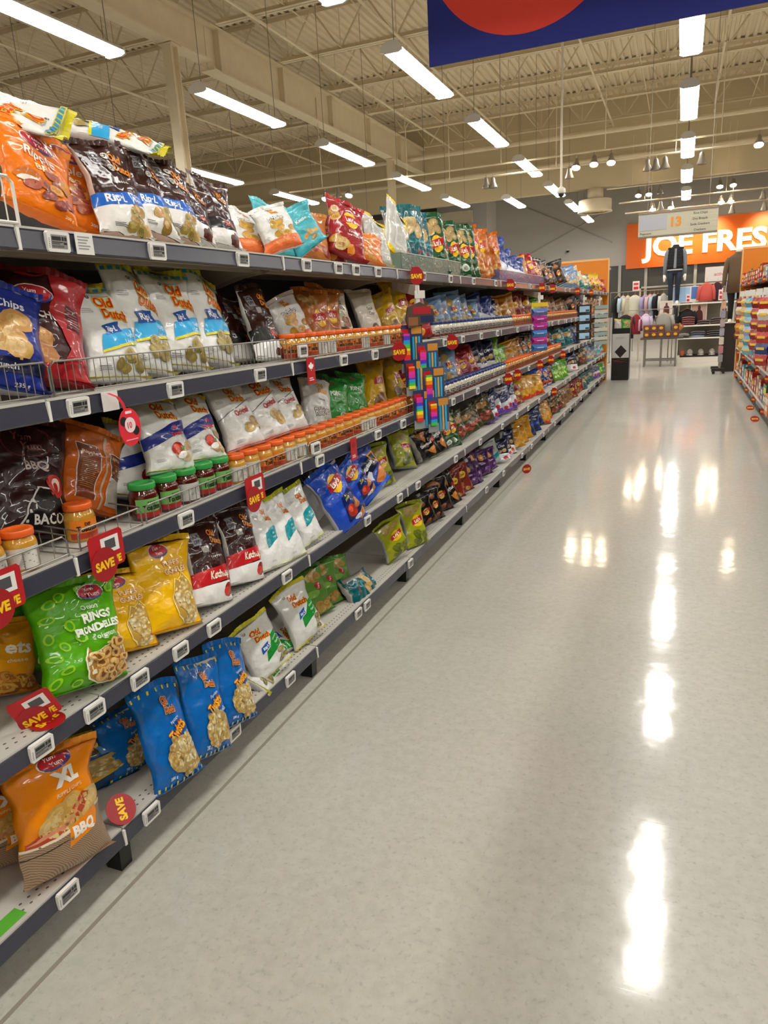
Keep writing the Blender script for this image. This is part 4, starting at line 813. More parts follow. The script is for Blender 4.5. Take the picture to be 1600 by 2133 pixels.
# ---------------------------------------------------------------- bags in front of the camera
NEAR = [
(1,'orange_ripple',-1.485,1.456,1.787,-1.551,1.534,2.034,6,.23),
(1,'orange_ripple',-1.570,1.630,1.787,-1.644,1.732,2.061,18,.24),
(1,'brown_ripl',-1.485,1.756,1.787,-1.575,1.786,2.065,7,.20),
(1,'brown_ripl',-1.485,1.887,1.787,-1.576,1.966,2.068,7,.20),
(1,'brown_ripl',-1.485,1.993,1.787,-1.572,2.065,2.056,7,.20),
(1,'brown_black',-1.485,2.088,1.787,-1.558,2.169,2.012,7,.19),
(1,'brown_black',-1.485,2.250,1.787,-1.566,2.293,2.036,7,.19),
(1,'ridgies_white',-1.570,2.545,1.787,-1.632,2.588,1.977,18,.21),
(1,'ridgies_white',-1.485,2.674,1.787,-1.557,2.643,1.986,18,.22),
(1,'teal_kettle',-1.570,2.789,1.787,-1.649,2.861,2.031,22.8,.22),
(1,'teal_kettle',-1.485,2.922,1.787,-1.566,2.831,1.989,22.8,.20),
(1,'bbq_brown',-1.570,3.114,1.787,-1.637,3.187,2.037,21.6,.2),
(1,'red_lays',-1.570,3.255,1.787,-1.633,3.336,2.022,35,.2),
(1,'red_lays',-1.485,3.275,1.787,-1.548,3.427,2.082,35,.22),
(1,'orange_small',-1.485,3.557,1.787,-1.548,3.645,1.960,27,.2),
(1,'silver_back',-1.485,3.697,1.787,-1.555,3.773,2.050,18,.21),
(1,'silver_back',-1.485,3.913,1.787,-1.544,4.135,2.122,21,.22),
(2,'navy_chip',-1.485,1.240,1.390,-1.560,1.346,1.669,25,.22),
(2,'ketchup',-1.485,1.361,1.390,-1.570,1.487,1.706,22,.27),
(2,'white_light',-1.570,1.642,1.390,-1.677,1.695,1.685,7,.225),
(2,'white_light',-1.485,1.639,1.390,-1.590,1.675,1.678,7,.225),
(2,'white_light',-1.485,1.771,1.390,-1.596,1.845,1.731,7,.225),
(2,'white_light',-1.485,1.948,1.390,-1.594,2.006,1.726,7,.225),
(2,'white_light',-1.485,2.113,1.390,-1.595,2.199,1.730,7,.225),
(2,'brown_black',-1.570,2.448,1.390,-1.667,2.490,1.656,7,.19),
(2,'brown_black',-1.485,2.489,1.390,-1.595,2.531,1.693,7,.19),
(2,'ridgies_white',-1.570,2.890,1.390,-1.655,2.839,1.651,18,.22),
(2,'bbq_brown',-1.570,3.085,1.390,-1.651,3.152,1.692,21.6,.21),
(2,'bbq_brown',-1.570,3.190,1.390,-1.654,3.301,1.703,21.6,.21),
(2,'kettle_black',-1.570,3.387,1.390,-1.667,3.418,1.690,21.6,.2),
(2,'cream_kettle',-1.570,3.742,1.390,-1.667,3.759,1.690,20.4,.2),
(2,'yellow_lays',-1.570,4.058,1.390,-1.662,4.042,1.674,24,.2),
(2,'yellow_lays',-1.570,4.207,1.390,-1.666,4.296,1.750,24,.22),
(3,'dark_bbq',-1.570,1.321,0.989,-1.643,1.421,1.332,12,.25),
(3,'orange_back',-1.570,1.518,0.989,-1.608,1.660,1.261,8,.23),
(3,'white_dressed',-1.570,1.735,0.989,-1.656,1.832,1.253,7,.22),
(3,'white_dressed',-1.490,1.823,1.093,-1.586,1.864,1.330,7,.22),
(3,'white_dressed',-1.490,2.006,1.093,-1.584,2.040,1.325,7,.22),
(3,'white_orig',-1.490,2.258,1.093,-1.588,2.263,1.335,7,.23),
(3,'white_orig',-1.490,2.454,1.093,-1.588,2.450,1.335,7,.23),
(3,'white_orig',-1.490,2.622,1.093,-1.585,2.628,1.328,7,.23),
(3,'ridgies_dark',-1.570,2.998,0.989,-1.634,3.109,1.291,25,.2),
(3,'green_pickle',-1.570,3.196,0.989,-1.643,3.322,1.260,20.4,.21),
(3,'green_pickle',-1.570,3.420,0.989,-1.642,3.544,1.257,20.4,.21),
(3,'yellow_lays',-1.570,3.724,0.989,-1.654,3.842,1.302,24,.21),
(3,'yellow_lays',-1.570,4.031,0.989,-1.651,4.164,1.290,24,.21),
(4,'gold_sticks',-1.631,1.174,0.588,-1.678,1.254,0.806,12,.24),
(4,'green_rings',-1.646,1.315,0.588,-1.701,1.414,0.848,15,.24),
(4,'green_rings',-1.453,1.304,0.588,-1.519,1.367,0.896,12,.27),
(4,'gold_puffs',-1.489,1.498,0.588,-1.559,1.571,0.848,12,.25),
(4,'gold_puffs',-1.457,1.677,0.588,-1.540,1.750,0.897,12,.25),
(4,'brown_red',-1.458,1.899,0.588,-1.557,1.983,0.891,7,.20),
(4,'brown_red',-1.462,2.122,0.588,-1.559,2.195,0.888,7,.20),
(4,'white_teal',-1.454,2.305,0.588,-1.553,2.339,0.860,7,.18),
(4,'white_teal',-1.439,2.444,0.588,-1.537,2.452,0.858,7,.18),
(4,'white_teal',-1.453,2.637,0.588,-1.548,2.608,0.849,7,.18),
(4,'ridgies_green',-1.570,2.995,0.588,-1.656,2.919,0.824,7,.23),
(4,'blue_lays',-1.408,2.964,0.582,-1.528,2.891,0.880,20.4,.22),
(4,'blue_lays',-1.451,3.215,0.588,-1.554,3.106,0.841,20.4,.22),
(4,'blue_tortilla',-1.449,3.391,0.588,-1.554,3.267,0.849,19.2,.24),
(4,'lime_lays',-1.549,3.727,0.588,-1.630,3.742,0.837,20.4,.21),
(4,'lime_lays',-1.574,4.156,0.588,-1.656,4.230,0.839,20.4,.23),
(4,'lime_lays',-1.565,4.493,0.588,-1.642,4.559,0.825,20.4,.23),
(5,'orange_xl',-1.438,1.129,0.160,-1.507,1.183,0.484,15,.25),
(5,'orange_xl',-1.603,1.067,0.160,-1.654,1.132,0.399,18,.25),
(5,'corn_back',-1.611,1.444,0.160,-1.667,1.472,0.334,25,.24),
(5,'blue_twists',-1.574,1.536,0.160,-1.639,1.559,0.360,12,.195),
(5,'blue_twists',-1.408,1.552,0.144,-1.496,1.583,0.472,12,.195),
(5,'blue_twists',-1.408,1.717,0.137,-1.492,1.797,0.451,12,.195),
(5,'blue_twists',-1.408,1.891,0.156,-1.487,1.960,0.449,12,.195),
(5,'white_green',-1.451,2.227,0.160,-1.542,2.185,0.411,12,.22),
(5,'white_green',-1.459,2.551,0.160,-1.557,2.518,0.430,12,.22),
(5,'green_guac',-1.550,2.813,0.160,-1.616,2.820,0.408,20.4,.2),
(5,'green_guac',-1.557,2.950,0.160,-1.618,2.969,0.385,20.4,.2),
(5,'green_guac',-1.567,3.091,0.160,-1.622,3.126,0.363,20.4,.2),
(5,'lime_lays',-1.467,3.689,0.160,-1.534,3.634,0.409,20.4,.22),
(5,'lime_lays',-1.445,3.971,0.160,-1.518,3.996,0.433,20.4,.22),
]
for i, (k, nme, x, y, z, tx, ty, tz, yaw, w) in enumerate(NEAR):
    put_bag(k, nme, (x, y, z), (tx-x, ty-y, tz-z), yaw, w, True, (i % 2) if i > 0 and NEAR[i-1][1] == nme else 0)
# two white bags lying across the tops of the others
def lying(shelf, nme, base, up, normal, w, seed=0):
    o = put_bag(shelf, nme, base, up, 0, w, True, seed)
    z = Vector(up).normalized(); n = Vector(normal); n = (n-z*n.dot(z)).normalized(); y = -n; x = y.cross(z)
    d = D[nme]; s = Vector(up).length/(d['H']+.02); sx = w/d['W']
    m = Matrix((x*sx, y*s, z*s)).transposed().to_4x4(); m.translation = base; o.matrix_world = m
    return o
lying(1, 'white_light', (-1.80, 1.43, 2.125), (.285, .19, -.065), (.42, -.3, .85), .25)
lying(1, 'white_light', (-1.78, 1.86, 2.135), (.27, .17, -.065), (.4, .1, .85), .24, 1)
lying(5, 'teal_wave', (-1.50, 3.02, .195), (.03, .27, -.01), (.8, -.2, .6), .17)
lying(5, 'white_green', (-1.50, 2.10, .19), (-.05, .26, .0), (.5, -.1, .85), .2, 1)
lying(5, 'white_green', (-1.60, 2.32, .21), (.06, .25, .01), (.6, -.1, .8), .2, 1)
# rows of bags further down the aisle: (shelf, design, y from, y to)
FAR = [
(1,'teal_wave',4.04,4.57),
(1,'green_lays',4.57,5.67),
(1,'orange_lays',5.67,6.41),
(1,'blue_white',6.41,7.39),
(1,'gold_chip',7.39,7.74),
(1,'red_lays',7.74,8.42),
(1,'black_chip',8.42,10.18),
(1,'sky_lays',10.18,11.56),
(1,'cream_chip',11.56,12.80),
(1,'teal_wave',12.80,13.51),
(1,'yellow_lays',13.51,14.83),
(1,'red_lays',14.83,15.79),
(2,'red_lays',4.25,4.75),
(2,'sky_lays',4.75,5.99),
(2,'blue_white',5.99,6.52),
(2,'navy_white',6.52,6.80),
(2,'gold_chip',6.80,7.39),
(2,'red_corn',7.39,8.31),
(2,'lime_green',8.31,8.95),
(2,'tan_pretzel',8.95,11.07),
(2,'black_chip',11.07,12.59),
(2,'tan_pretzel',12.59,15.85),
(3,'red_lays',4.05,4.44),
(3,'sky_lays',4.44,5.21),
(3,'red_lays',5.21,5.89),
(3,'navy_white',5.89,6.46),
(3,'lime_green',6.46,7.05),
(3,'gold_chip',7.05,7.85),
(3,'black_chip',7.85,8.50),
(3,'red_corn',8.50,9.41),
(3,'teal_wave',9.41,10.91),
(3,'navy_plain',10.91,12.02),
(3,'gold_chip',12.02,13.07),
(3,'red_corn',13.07,14.49),
(3,'cream_chip',14.49,15.85),
(4,'black_tortilla',4.31,4.78),
(4,'green_lays',4.78,5.09),
(4,'olive_red',5.09,6.04),
(4,'white_purple',6.04,7.04),
(4,'red_corn',7.04,7.45),
(4,'gold_fire',7.45,8.38),
(4,'blue_lays',8.38,9.13),
(4,'black_chip',9.13,9.51),
(4,'lime_green',9.51,10.75),
(4,'navy_white',10.75,11.95),
(4,'olive_red',11.95,12.86),
(4,'sky_lays',12.86,14.07),
(4,'silver_teal',14.07,15.85),
(5,'black_chip',4.21,4.76),
(5,'black_tortilla',4.76,4.95),
(5,'red_corn',4.95,5.32),
(5,'purple_chip',5.32,6.19),
(5,'silver_teal',6.19,6.38),
(5,'navy_white',6.38,7.03),
(5,'gold_chip',7.03,7.79),
(5,'navy_plain',7.79,8.65),
(5,'gold_fire',8.65,9.37),
(5,'olive_red',9.37,10.22),
(5,'tan_pretzel',10.22,11.21),
(5,'red_corn',11.21,12.66),
(5,'teal_wave',12.66,13.83),
(5,'white_purple',13.83,15.04),
(5,'lime_green',15.04,15.82),
(5,'silver_teal',15.82,15.85),
]
rr = random.Random(3)
for k, nme, ya, yb in FAR:
    n = max(1, round((yb-ya)/(.2 if ya < 7 else .3)))
    for i in range(n):
        y = ya+(yb-ya)*(i+.5)/n
        jars = (k == 2 and 4.45 < y < 11.2) or (k == 3 and 4.45 < y < 9.7)
        if rr.random() < .06: continue
        hgt = rr.uniform(.235, .335)*(.9 if k in (4, 5) else 1)*(1.0 if k > 1 else 1.02)
        if k == 1 and y < 6.6: hgt = rr.uniform(.345, .40)
        lean = radians(rr.uniform(11, 20) if hgt < .34 else rr.uniform(6, 12)); tl = rr.uniform(-.2, .2)
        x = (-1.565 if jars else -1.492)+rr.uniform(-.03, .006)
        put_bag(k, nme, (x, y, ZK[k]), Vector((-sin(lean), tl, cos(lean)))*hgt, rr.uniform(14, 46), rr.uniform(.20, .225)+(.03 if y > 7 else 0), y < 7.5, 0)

# ---------------------------------------------------------------- dip jars
def jar_meshes(fill, lid, lab, txt, tc, r=.042, h=.104, back=False):
    a = MB(); a.lathe([(0, .0), (r*.86, .0), (r*.97, .006), (r, .014), (r, h*.60), (r*.985, h*.66), (r*.93, h*.74), (r*.84, h*.80), (r*.82, h*.84), (0, h*.84)], M(fill, .12, 0, 'sauce'), 22, (0,0,0), False)
    b = MB(); b.lathe([(r*.80, h*.83), (r*.90, h*.83), (r*.92, h*.86), (r*.92, h*.97), (r*.88, h), (r*.70, h), (r*.66, h*.985), (0, h*.985)], M(lid, .35), 22, (0,0,0), False)
    for k in range(22): b.box(-.0006, .0006, 0, .0008, 0, 0, M(lid, .35)) if False else None
    c = MB(); n = 14; R1 = r+.0006
    def cyl(u, z, d=0): a_ = -pi/2+u; return ((R1+d)*cos(a_), (R1+d)*sin(a_), z)
    span = 1.15; zl, zh = h*.10, h*.60
    lm = M(lab, .4)
    c.add([cyl(-span+2*span*k/n, z) for z in (zl, zh) for k in range(n+1)], [(k, k+1, n+2+k, n+1+k) for k in range(n)], lm)
    def word(s, z, hh, col, sx=.9, d=.0006): sign_text(c, s, 0, z, hh, M(col, .4), 0, .04, sx, 0, 0, lambda p, q, dd: cyl(p/R1, q, d))
    if back:
        for i in range(7): c.add([cyl(u, zl+.006+.006*i+dz, .0006) for dz in (0, .0025) for u in (-.8, .0, .8-.2*(i % 3))], [(0, 1, 4, 3), (1, 2, 5, 4)], M('#8A8880', .5))
    else:
        c.add([cyl(-span+2*span*k/n, z, .0004) for z in (zl, zl+.016) for k in range(n+1)], [(k, k+1, n+2+k, n+1+k) for k in range(n)], M(tc, .4))
        word('SALSA' if lid.startswith('#2') else 'DIP', zh-.012, .009, '#3A1A10'); word(txt, (zl+zh)/2+.002, .0155, '#161212', .85)
    return a.mesh('jar_body', True), b.mesh('lid', True), c.mesh('label')
JM = {'queso': jar_meshes('#DDA236', '#E0601C', '#E8801E', 'Tostitos', '#B23A1E'), 'queso_back': jar_meshes('#DDA236', '#E0601C', '#D2CEC6', '', '', back=True),
      'salsa': jar_meshes('#571409', '#2E9440', '#6FAE5A', 'Tostitos', '#A82A2A', .044, .112), 'salsa_back': jar_meshes('#571409', '#2E9440', '#C2C0BC', '', '', .044, .112, back=True),
      'ranch': jar_meshes('#DAD2BE', '#26366E', '#D8D4C8', 'Tostitos', '#6A2A2A')}
JLIST = []
def jar(shelf, kind, x, y, z, rot=0):
    a, b, c = JM[kind]; o = ob('dip_jar', a, None, (x, y, z), (0, 0, radians(90-25+rot)))
    child('lid', b, o); child('label', c, o); JLIST.append((shelf, kind.split('_')[0], y, o)); return o
rj = random.Random(11)
for x, y, kd, rt in [(-1.475, 1.105, 'queso_back', 0), (-1.47, 1.195, 'queso_back', -10), (-1.515, 1.435, 'queso', 8)]: jar(3, kd, x, y, ZK[3], rt)
for i, y in enumerate((1.655, 1.757, 1.856, 1.950, 2.045)): jar(3, 'salsa_back' if i == 2 else 'salsa', -1.478, y, ZK[3], (10, 20, 0, 15, 25)[i])
y = 2.14; i = 0
while y < 3.97: jar(3, 'queso_back' if i in (0, 1, 4, 5, 12, 13) else 'queso', -1.474, y, ZK[3], rj.uniform(-15, 25)); y += .0945; i += 1
y = 2.59; i = 0
while y < 3.92: jar(2, 'queso_back' if i in (3, 4, 8, 11) else 'queso', -1.474, y, ZK[2], rj.uniform(-15, 25)); y += .094; i += 1
for sh, ya, yb, kd in ((2, 4.5, 6.75, 'ranch'), (2, 6.85, 11.2, 'queso'), (3, 4.5, 6.5, 'ranch'), (3, 6.6, 9.7, 'queso'), (2, 12.2, 13.4, 'queso')):
    y = ya
    while y < yb: jar(sh, kd, -1.474, y, ZK[sh], rj.uniform(-15, 20)); y += .096
JD = {'queso': 'cheese dip jar with orange lid', 'salsa': 'red salsa jar with green lid', 'ranch': 'white dip jar with blue lid'}
for kd, desc in JD.items():
    for sh in (1, 2, 3, 4, 5):
        L = sorted([t for t in JLIST if t[0] == sh and t[1] == kd], key=lambda t: t[2])
        for i, t in enumerate(L): tag(t[3], '%s, %s from the near end of the %s' % (desc, ordinal(i+1), SHELF[sh]), 'jar', 'dip jars on the %s' % SHELF[sh])

# ---------------------------------------------------------------- wire fences along the shelf fronts
wire = M('#8E8A84', .3, .7)
def fence(y0, y1, z, h, pitch, label, x=-1.437, col=wire, r=.0018, deep=False):
    o = empty('wire_fence', (x, y0, z)); tag(o, label, 'wire fence', 'wire fences on the shelves'); L = y1-y0
    q = MB(); c = .012
    q.tube([(0, 0, 0), (0, 0, h-c), (0, c, h), (0, L-c, h), (0, L, h-c), (0, L, 0)], r*1.5, col, 6); q.tube([(0, 0, .006), (0, L, .006)], r*1.4, col, 6); child('frame', q.mesh('frame'), o)
    q = MB(); n = int(L/pitch)
    for i in range(1, n): q.tube([(0, i*L/n, .004), (0, i*L/n, h)], r*.8, col, 4)
    w = child('wires', q.mesh('wires'), o); w['kind'] = 'stuff'
    if deep:
        q = MB()
        for yy in (0, L): q.tube([(0, yy, h), (-.22, yy, h*1.25), (-.22, yy, .004)], r*1.3, col, 5); q.tube([(0, yy, .006), (-.22, yy, .006)], r*1.2, col, 5); [q.tube([(-.045*j, yy, .004), (-.045*j, yy, h*(1+.0511*j))], r*.8, col, 4) for j in range(1, 5)]
        child('divider_arm', q.mesh('divider_arm'), o)
    return o
fence(.35, 1.345, ZK[2]+.001, .085, .0245, 'chrome wire fence at the near end of the second shelf')
fence(1.352, 2.53, ZK[2]+.001, .085, .0245, 'chrome wire fence before the white chip bags, second shelf')
fence(2.545, 3.93, ZK[2]+.001, .06, .03, 'low chrome wire fence before cheese dips, second shelf', -1.4285)
fence(.9, 1.30, ZK[3]+.001, .055, .043, 'grey wire bin holding two cheese dip jars', -1.4285, deep=True)
fence(1.34, 1.58, ZK[3]+.001, .055, .043, 'grey wire bin holding a single cheese dip jar', -1.4285, deep=True)
fence(1.60, 2.61, ZK[3]+.001, .055, .034, 'grey wire fence before the green lidded salsa jars', -1.4285)
fence(2.625, 3.97, ZK[3]+.001, .055, .034, 'grey wire fence before the long cheese dip row', -1.4285)
fence(4.5, 6.75, ZK[2]+.001, .06, .034, 'chrome wire fence before white dip jars, second shelf', -1.4285)
fence(6.8, 11.2, ZK[2]+.001, .06, .04, 'chrome wire fence before far cheese dips, second shelf', -1.4285)
fence(4.5, 9.7, ZK[3]+.001, .06, .04, 'chrome wire fence before far dips, third shelf', -1.4285)
fence(1.0, 1.335, ZK[1]+.001, .105, .027, 'white coated wire divider at the near end, top shelf', -1.437, M('#DAD6D0', .4), .0028)

# ---------------------------------------------------------------- clear trays on the top shelf
def tray(y0, y1, tint, label):
    o = empty('plastic_tray', (-1.432, y0, ZK[1])); tag(o, label, 'tray', 'clear trays on the top shelf'); L = y1-y0; mt = M(tint, .08, 0, 'clear', alpha=.62)
    for nme, b in (('front_wall', (-.003, 0, 0, L, 0, .088)), ('side_wall', (-.25, 0, 0, .003, 0, .088)), ('side_wall', (-.25, 0, L-.003, L, 0, .088)), ('bottom', (-.25, 0, 0, L, 0, .003))):
        q = MB(); q.box(*b, mt); child(nme, q.mesh(nme), o)
    q = MB(); q.box(-.004, .002, 0, L, .086, .091, M('#C8D2CC', .1)); child('rim', q.mesh('rim'), o)
tray(3.86, 5.02, '#7E948A', 'clear plastic tray holding the teal chip bags'); tray(6.2, 8.35, '#6A6C9A', 'clear bluish plastic tray holding blue and white bags')

# ---------------------------------------------------------------- shelf price tags
tagm = M('#E6E4E0', .35); scr = M('#8E8D8A', .3); ink_k = M('#232323', .4)
def tag_meshes():
    a = MB(); w, h = .070, .047; a.prism([(.0, -w/2, -h/2+.004), (.0, -w/2+.004, -h/2), (.0, w/2-.004, -h/2), (.0, w/2, -h/2+.004), (.0, w/2, h/2-.004), (.0, w/2-.004, h/2), (.0, -w/2+.004, h/2), (.0, -w/2, h/2-.004)], (.010, 0, 0), tagm)
    b = MB(); b.box(.010, .0106, -.024, .026, -.015, .016, scr)
    c = MB()
    for y0, y1, z0, z1 in ((-.022,.006,.003,.012),(.009,.015,.003,.012),(.017,.024,.003,.012),(-.022,.012,-.002,.000),(-.022,.002,-.0055,-.004),(.014,.024,-.006,-.0005)): c.box(.0106, .0109, y0, y1, z0, z1, ink_k)
    for i in range(9): c.box(.0106, .0109, -.022+i*.0042, -.0202+i*.0042, -.013, -.008, ink_k)
    for i in range(6): c.box(.0102, .0104, -.0315, -.0285, -.014+i*.004, -.0125+i*.004, ink_k)
    return a.mesh('tag_case'), b.mesh('screen'), c.mesh('lettering')
TM = tag_meshes(); TAGS = []
def price_tag(k, y, side=1, z=None, tilt=-.06):
    o = ob('price_tag', TM[0], None, (-1.4195 if side > 0 else 1.0165, y, (ZK[k]-.030) if z is None else z), (0, -tilt if side > 0 else tilt, 0 if side > 0 else pi))
    child('screen', TM[1], o); child('lettering', TM[2], o); TAGS.append((k, y, side, o)); return o
for k, ys in {1: (1.42, 1.79, 2.24, 2.71, 3.01, 3.20, 3.47, 4.17, 4.72), 2: (1.40, 1.79, 2.28, 3.0, 3.37), 3: (1.76, 2.69, 3.35, 3.72), 4: (1.10, 1.28, 1.46, 1.65, 1.83, 2.33, 3.15, 3.61, 3.92, 4.72), 5: (1.09, 1.42, 1.87, 2.28, 2.97, 3.08, 3.73, 5.57)}.items():
    for y in ys: price_tag(k, y)
rt = random.Random(5)
for k in (1, 2, 3, 4, 5):
    y = {1: 5.3, 2: 4.55, 3: 4.7, 4: 5.4, 5: 6.2}[k]
    while y < 15.6: price_tag(k, y); y += rt.uniform(.42, .85)
price_tag(2, 2.615, z=ZK[2]+.035, tilt=0).location.x = -1.418; price_tag(3, 2.66, z=ZK[3]+.03, tilt=0).location.x = -1.418
for k in (1, 2, 3, 4, 5):
    L = sorted([t for t in TAGS if t[0] == k and t[2] > 0], key=lambda t: t[1])
    for i, t in enumerate(L): tag(t[3], 'white electronic price tag, %s from the near end of the %s edge' % (ordinal(i+1), SHELF[k]), 'price tag', 'price tags on the %s edge' % SHELF[k])
# two plain paper slips
for k, y, lb in ((1, 1.505, 'grey printed paper slip on the top shelf edge'), (2, 1.51, 'blank white paper slip on the second shelf edge')):
    q = MB(); q.box(0, .0015, -.03, .03, -.03, .022, M('#DEDCD8', .5)); o = ob('paper_slip', q.mesh('paper_slip'), None, (-1.412, y, ZK[k]-.025)); tag(o, lb, 'price slip')
    if k == 1:
        q = MB()
        for i in range(5): q.box(.0015, .0019, -.022, .018-.006*(i % 3), .010-i*.007, .013-i*.007, M('#8E8E8E', .5))
        child('lettering', q.mesh('lettering'), o)

# ---------------------------------------------------------------- sale tags
redm, redd, yel = M('#B4141E', .4), M('#A0101A', .4), M('#F4C516', .45)
def disc_mesh(r=.047):
    a = MB(); a.prism([(0, r*cos(2*pi*k/32), r*sin(2*pi*k/32)) for k in range(32)], (.0016, 0, 0), redd)
    b = MB(); sign_text(b, 'SAVE', 0, 0, r*.50, yel, 0, .05, .92, 0, 0, lambda p, q, d: (.0022, p, q)); return a.mesh('disc'), b.mesh('lettering')
def card_mesh():
    a = MB(); w, h, c = .062, .050, .008; pts = []
    for sx, sy in ((1,1),(-1,1),(-1,-1),(1,-1)):
        pts += [(0, sx*(w-c), sy*h), (0, sx*w, sy*(h-c))] if sx*sy < 0 else [(0, sx*w, sy*(h-c)), (0, sx*(w-c), sy*h)]
    a.prism(pts, (.002, 0, 0), redm); return a.mesh('card')
DM = disc_mesh(); CM = card_mesh(); SN = []
WM = (lambda q: (q.box(.002, .0028, -.02, .045, -.008, .036, M('#E4E2DE', .4)), q.box(.0028, .0031, -.006, .032, .002, .028, M('#4A4A50', .4)), q.mesh('price_window'))[2])(MB())
def save_tag(y, z, label, card=True, x=-1.400, rot=(0, 0, 0), scale=1):
    if card:
        o = ob('sale_tag', CM, None, (x, y, z), rot); child('price_window', WM, o)
        d = child('disc', DM[0], o, (.003, -.018, -.034)); child('lettering', DM[1], d)
        q = MB(); sign_text(q, 'SAVE', .019, -.032, .02, yel, 0, .05, .9, 0, 0, lambda p, r, dd: (.0026, p, r)); child('lettering', q.mesh('lettering'), o)
    else:
        o = ob('sale_tag', DM[0], None, (x, y, z), rot); child('lettering', DM[1], o)
    o.scale = (scale,)*3; tag(o, label, 'sale tag', 'red sale tags'); return o
save_tag(1.40, .975, 'red SAVE card with round disc above the yellow puffs'); save_tag(1.065, .985, 'red SAVE card cut off above the golden sticks')
save_tag(2.145, .965, 'red SAVE card above the white bags with teal square')
for i, (y, k) in enumerate(((3.66, 2), (3.99, 1), (4.65, 2), (6.45, 1), (8.02, 1), (8.71, 1), (6.34, 3), (6.73, 3), (7.91, 3), (8.64, 3), (9.58, 3), (8.9, 4), (10.9, 1), (12.6, 1))):
    same = sorted([a for a, b in ((3.66, 2), (3.99, 1), (4.65, 2), (6.45, 1), (8.02, 1), (8.71, 1), (6.34, 3), (6.73, 3), (7.91, 3), (8.64, 3), (9.58, 3), (8.9, 4), (10.9, 1), (12.6, 1)) if b == k])
    o = save_tag(y, ZK[k]-.035, 'round red SAVE disc, %s along the %s edge' % (ORD[same.index(y)+1], SHELF[k]), False, -1.395, (0, 0, -.8))
    q = MB(); q.box(-.012, -.002, -.022, .022, .0, .05, redm); child('clip', q.mesh('clip'), o)
# leaf cards
leaf = [(0,1),(.10,.78),(.24,.86),(.19,.50),(.36,.66),(.42,.56),(.66,.60),(.58,.40),(.74,.30),(.36,.02),(.42,-.14),(.05,-.08),(.05,-.45)]
leaf = leaf+[(-x, y) for x, y in leaf[::-1] if x > 0]
for y, z, lb in ((2.655, 1.345, 'red card with white maple leaf below second shelf'), (3.02, .95, 'red maple leaf card hanging from the third shelf')):
    dark_leaf = z < 1
    q = MB(); q.box(0, .002, -.034, .034, -.055, .05, redm); o = ob('leaf_card', q.mesh('leaf_card'), None, (-1.404, y, z)); tag(o, lb, 'sale tag')
    q = MB(); bm = bmesh.new(); f = bm.faces.new([bm.verts.new((a*.033, b*.026+.008, 0)) for a, b in leaf]); bmesh.ops.triangulate(bm, faces=[f]); bm.verts.index_update()
    q.add([(.0026, v.co.x, v.co.y) for v in bm.verts], [tuple(v.index for v in t.verts) for t in bm.faces], M('#8E1018', .5) if dark_leaf else M('#F0ECE8', .5)); bm.free(); child('maple_leaf', q.mesh('maple_leaf'), o)
    q = MB(); q.box(.002, .0026, -.02, .018, -.042, -.038, M('#E8D0D0', .5)); q.box(.002, .0026, -.02, .012, -.034, -.03, M('#E8D0D0', .5)); child('lettering', q.mesh('lettering'), o)
# pink ring tag on a strap
o = empty('ring_tag', (-1.39, 1.545, 1.285)); tag(o, 'pink oval offer tag hanging from a strap', 'sale tag')
pk = M('#E0303E', .35)
q = MB(); q.prism([(0, .042*cos(2*pi*k/32), .052*sin(2*pi*k/32)) for k in range(32)], (.002, 0, 0), pk); child('oval', q.mesh('oval'), o)
q = MB(); q.loft([[(a, b-.0055, c), (a, b+.0055, c), (a+.0015, b+.0055, c), (a+.0015, b-.0055, c)] for a, b, c in ((0, -.008, .045), (.004, -.02, .068), (.004, -.034, .086), (-.012, -.05, .098))], pk); child('strap', q.mesh('strap'), o)
def dsc(cy, cz, r, c, x, n=20): return [(x, cy+r*cos(2*pi*k/n), cz+r*sin(2*pi*k/n)) for k in range(n)]
q = MB(); q.add(dsc(-.023, .018, .013, 0, .0025), [tuple(range(20))], ink_k); q.add(dsc(.021, -.012, .013, 0, .0025), [tuple(range(20))], ink_k); q.add(dsc(0, .006, .021, 0, .003), [tuple(range(20))], M('#F0D8DC', .4)); q.box(.002, .0028, -.012, .012, .037, .044, M('#F0D0D4', .4)); q.box(.002, .0028, -.022, .024, -.036, -.033, M('#F0A0A8', .4)); child('printed_discs', q.mesh('printed_discs'), o)
q = MB(); sign_text(q, '10', -.002, .006, .017, pk, 0, .02, .9, 0, 0, lambda p, r, d: (.0034, p, r)); child('lettering', q.mesh('lettering'), o)
# fallen tags
save_tag(1.135, .642, 'bent red SAVE card standing on the fourth shelf', True, -1.455, (.35, .2, -.75), .85)
save_tag(1.16, .5905, 'red SAVE disc lying flat on the fourth shelf', False, -1.452, (0, -pi/2+.05, .1), .95)
save_tag(1.34, .195, 'red SAVE tag tipped over on the bottom shelf', False, -1.448, (1.3, -.7, -.2), .95)
save_tag(6.80, .045, 'red SAVE disc fallen on the floor by snack shelves', False, -1.325, (0, .12, -.95), 1.0)
save_tag(10.2, .03, 'red SAVE disc lying on the floor by facing shelves', False, .93, (0, -.9, -1.5), 1.1); save_tag(11.3, .025, 'red tag tipped over beside the facing shelves', False, .96, (0, -1.0, -1.5), 1.1)
q = MB(); q.box(-1.478, -1.436, .86, .985, .1606, .1614, M('#5AAE36', .45)); o = ob('green_label', q.mesh('green_label')); tag(o, 'green sticker strip on the bottom shelf front', 'label')

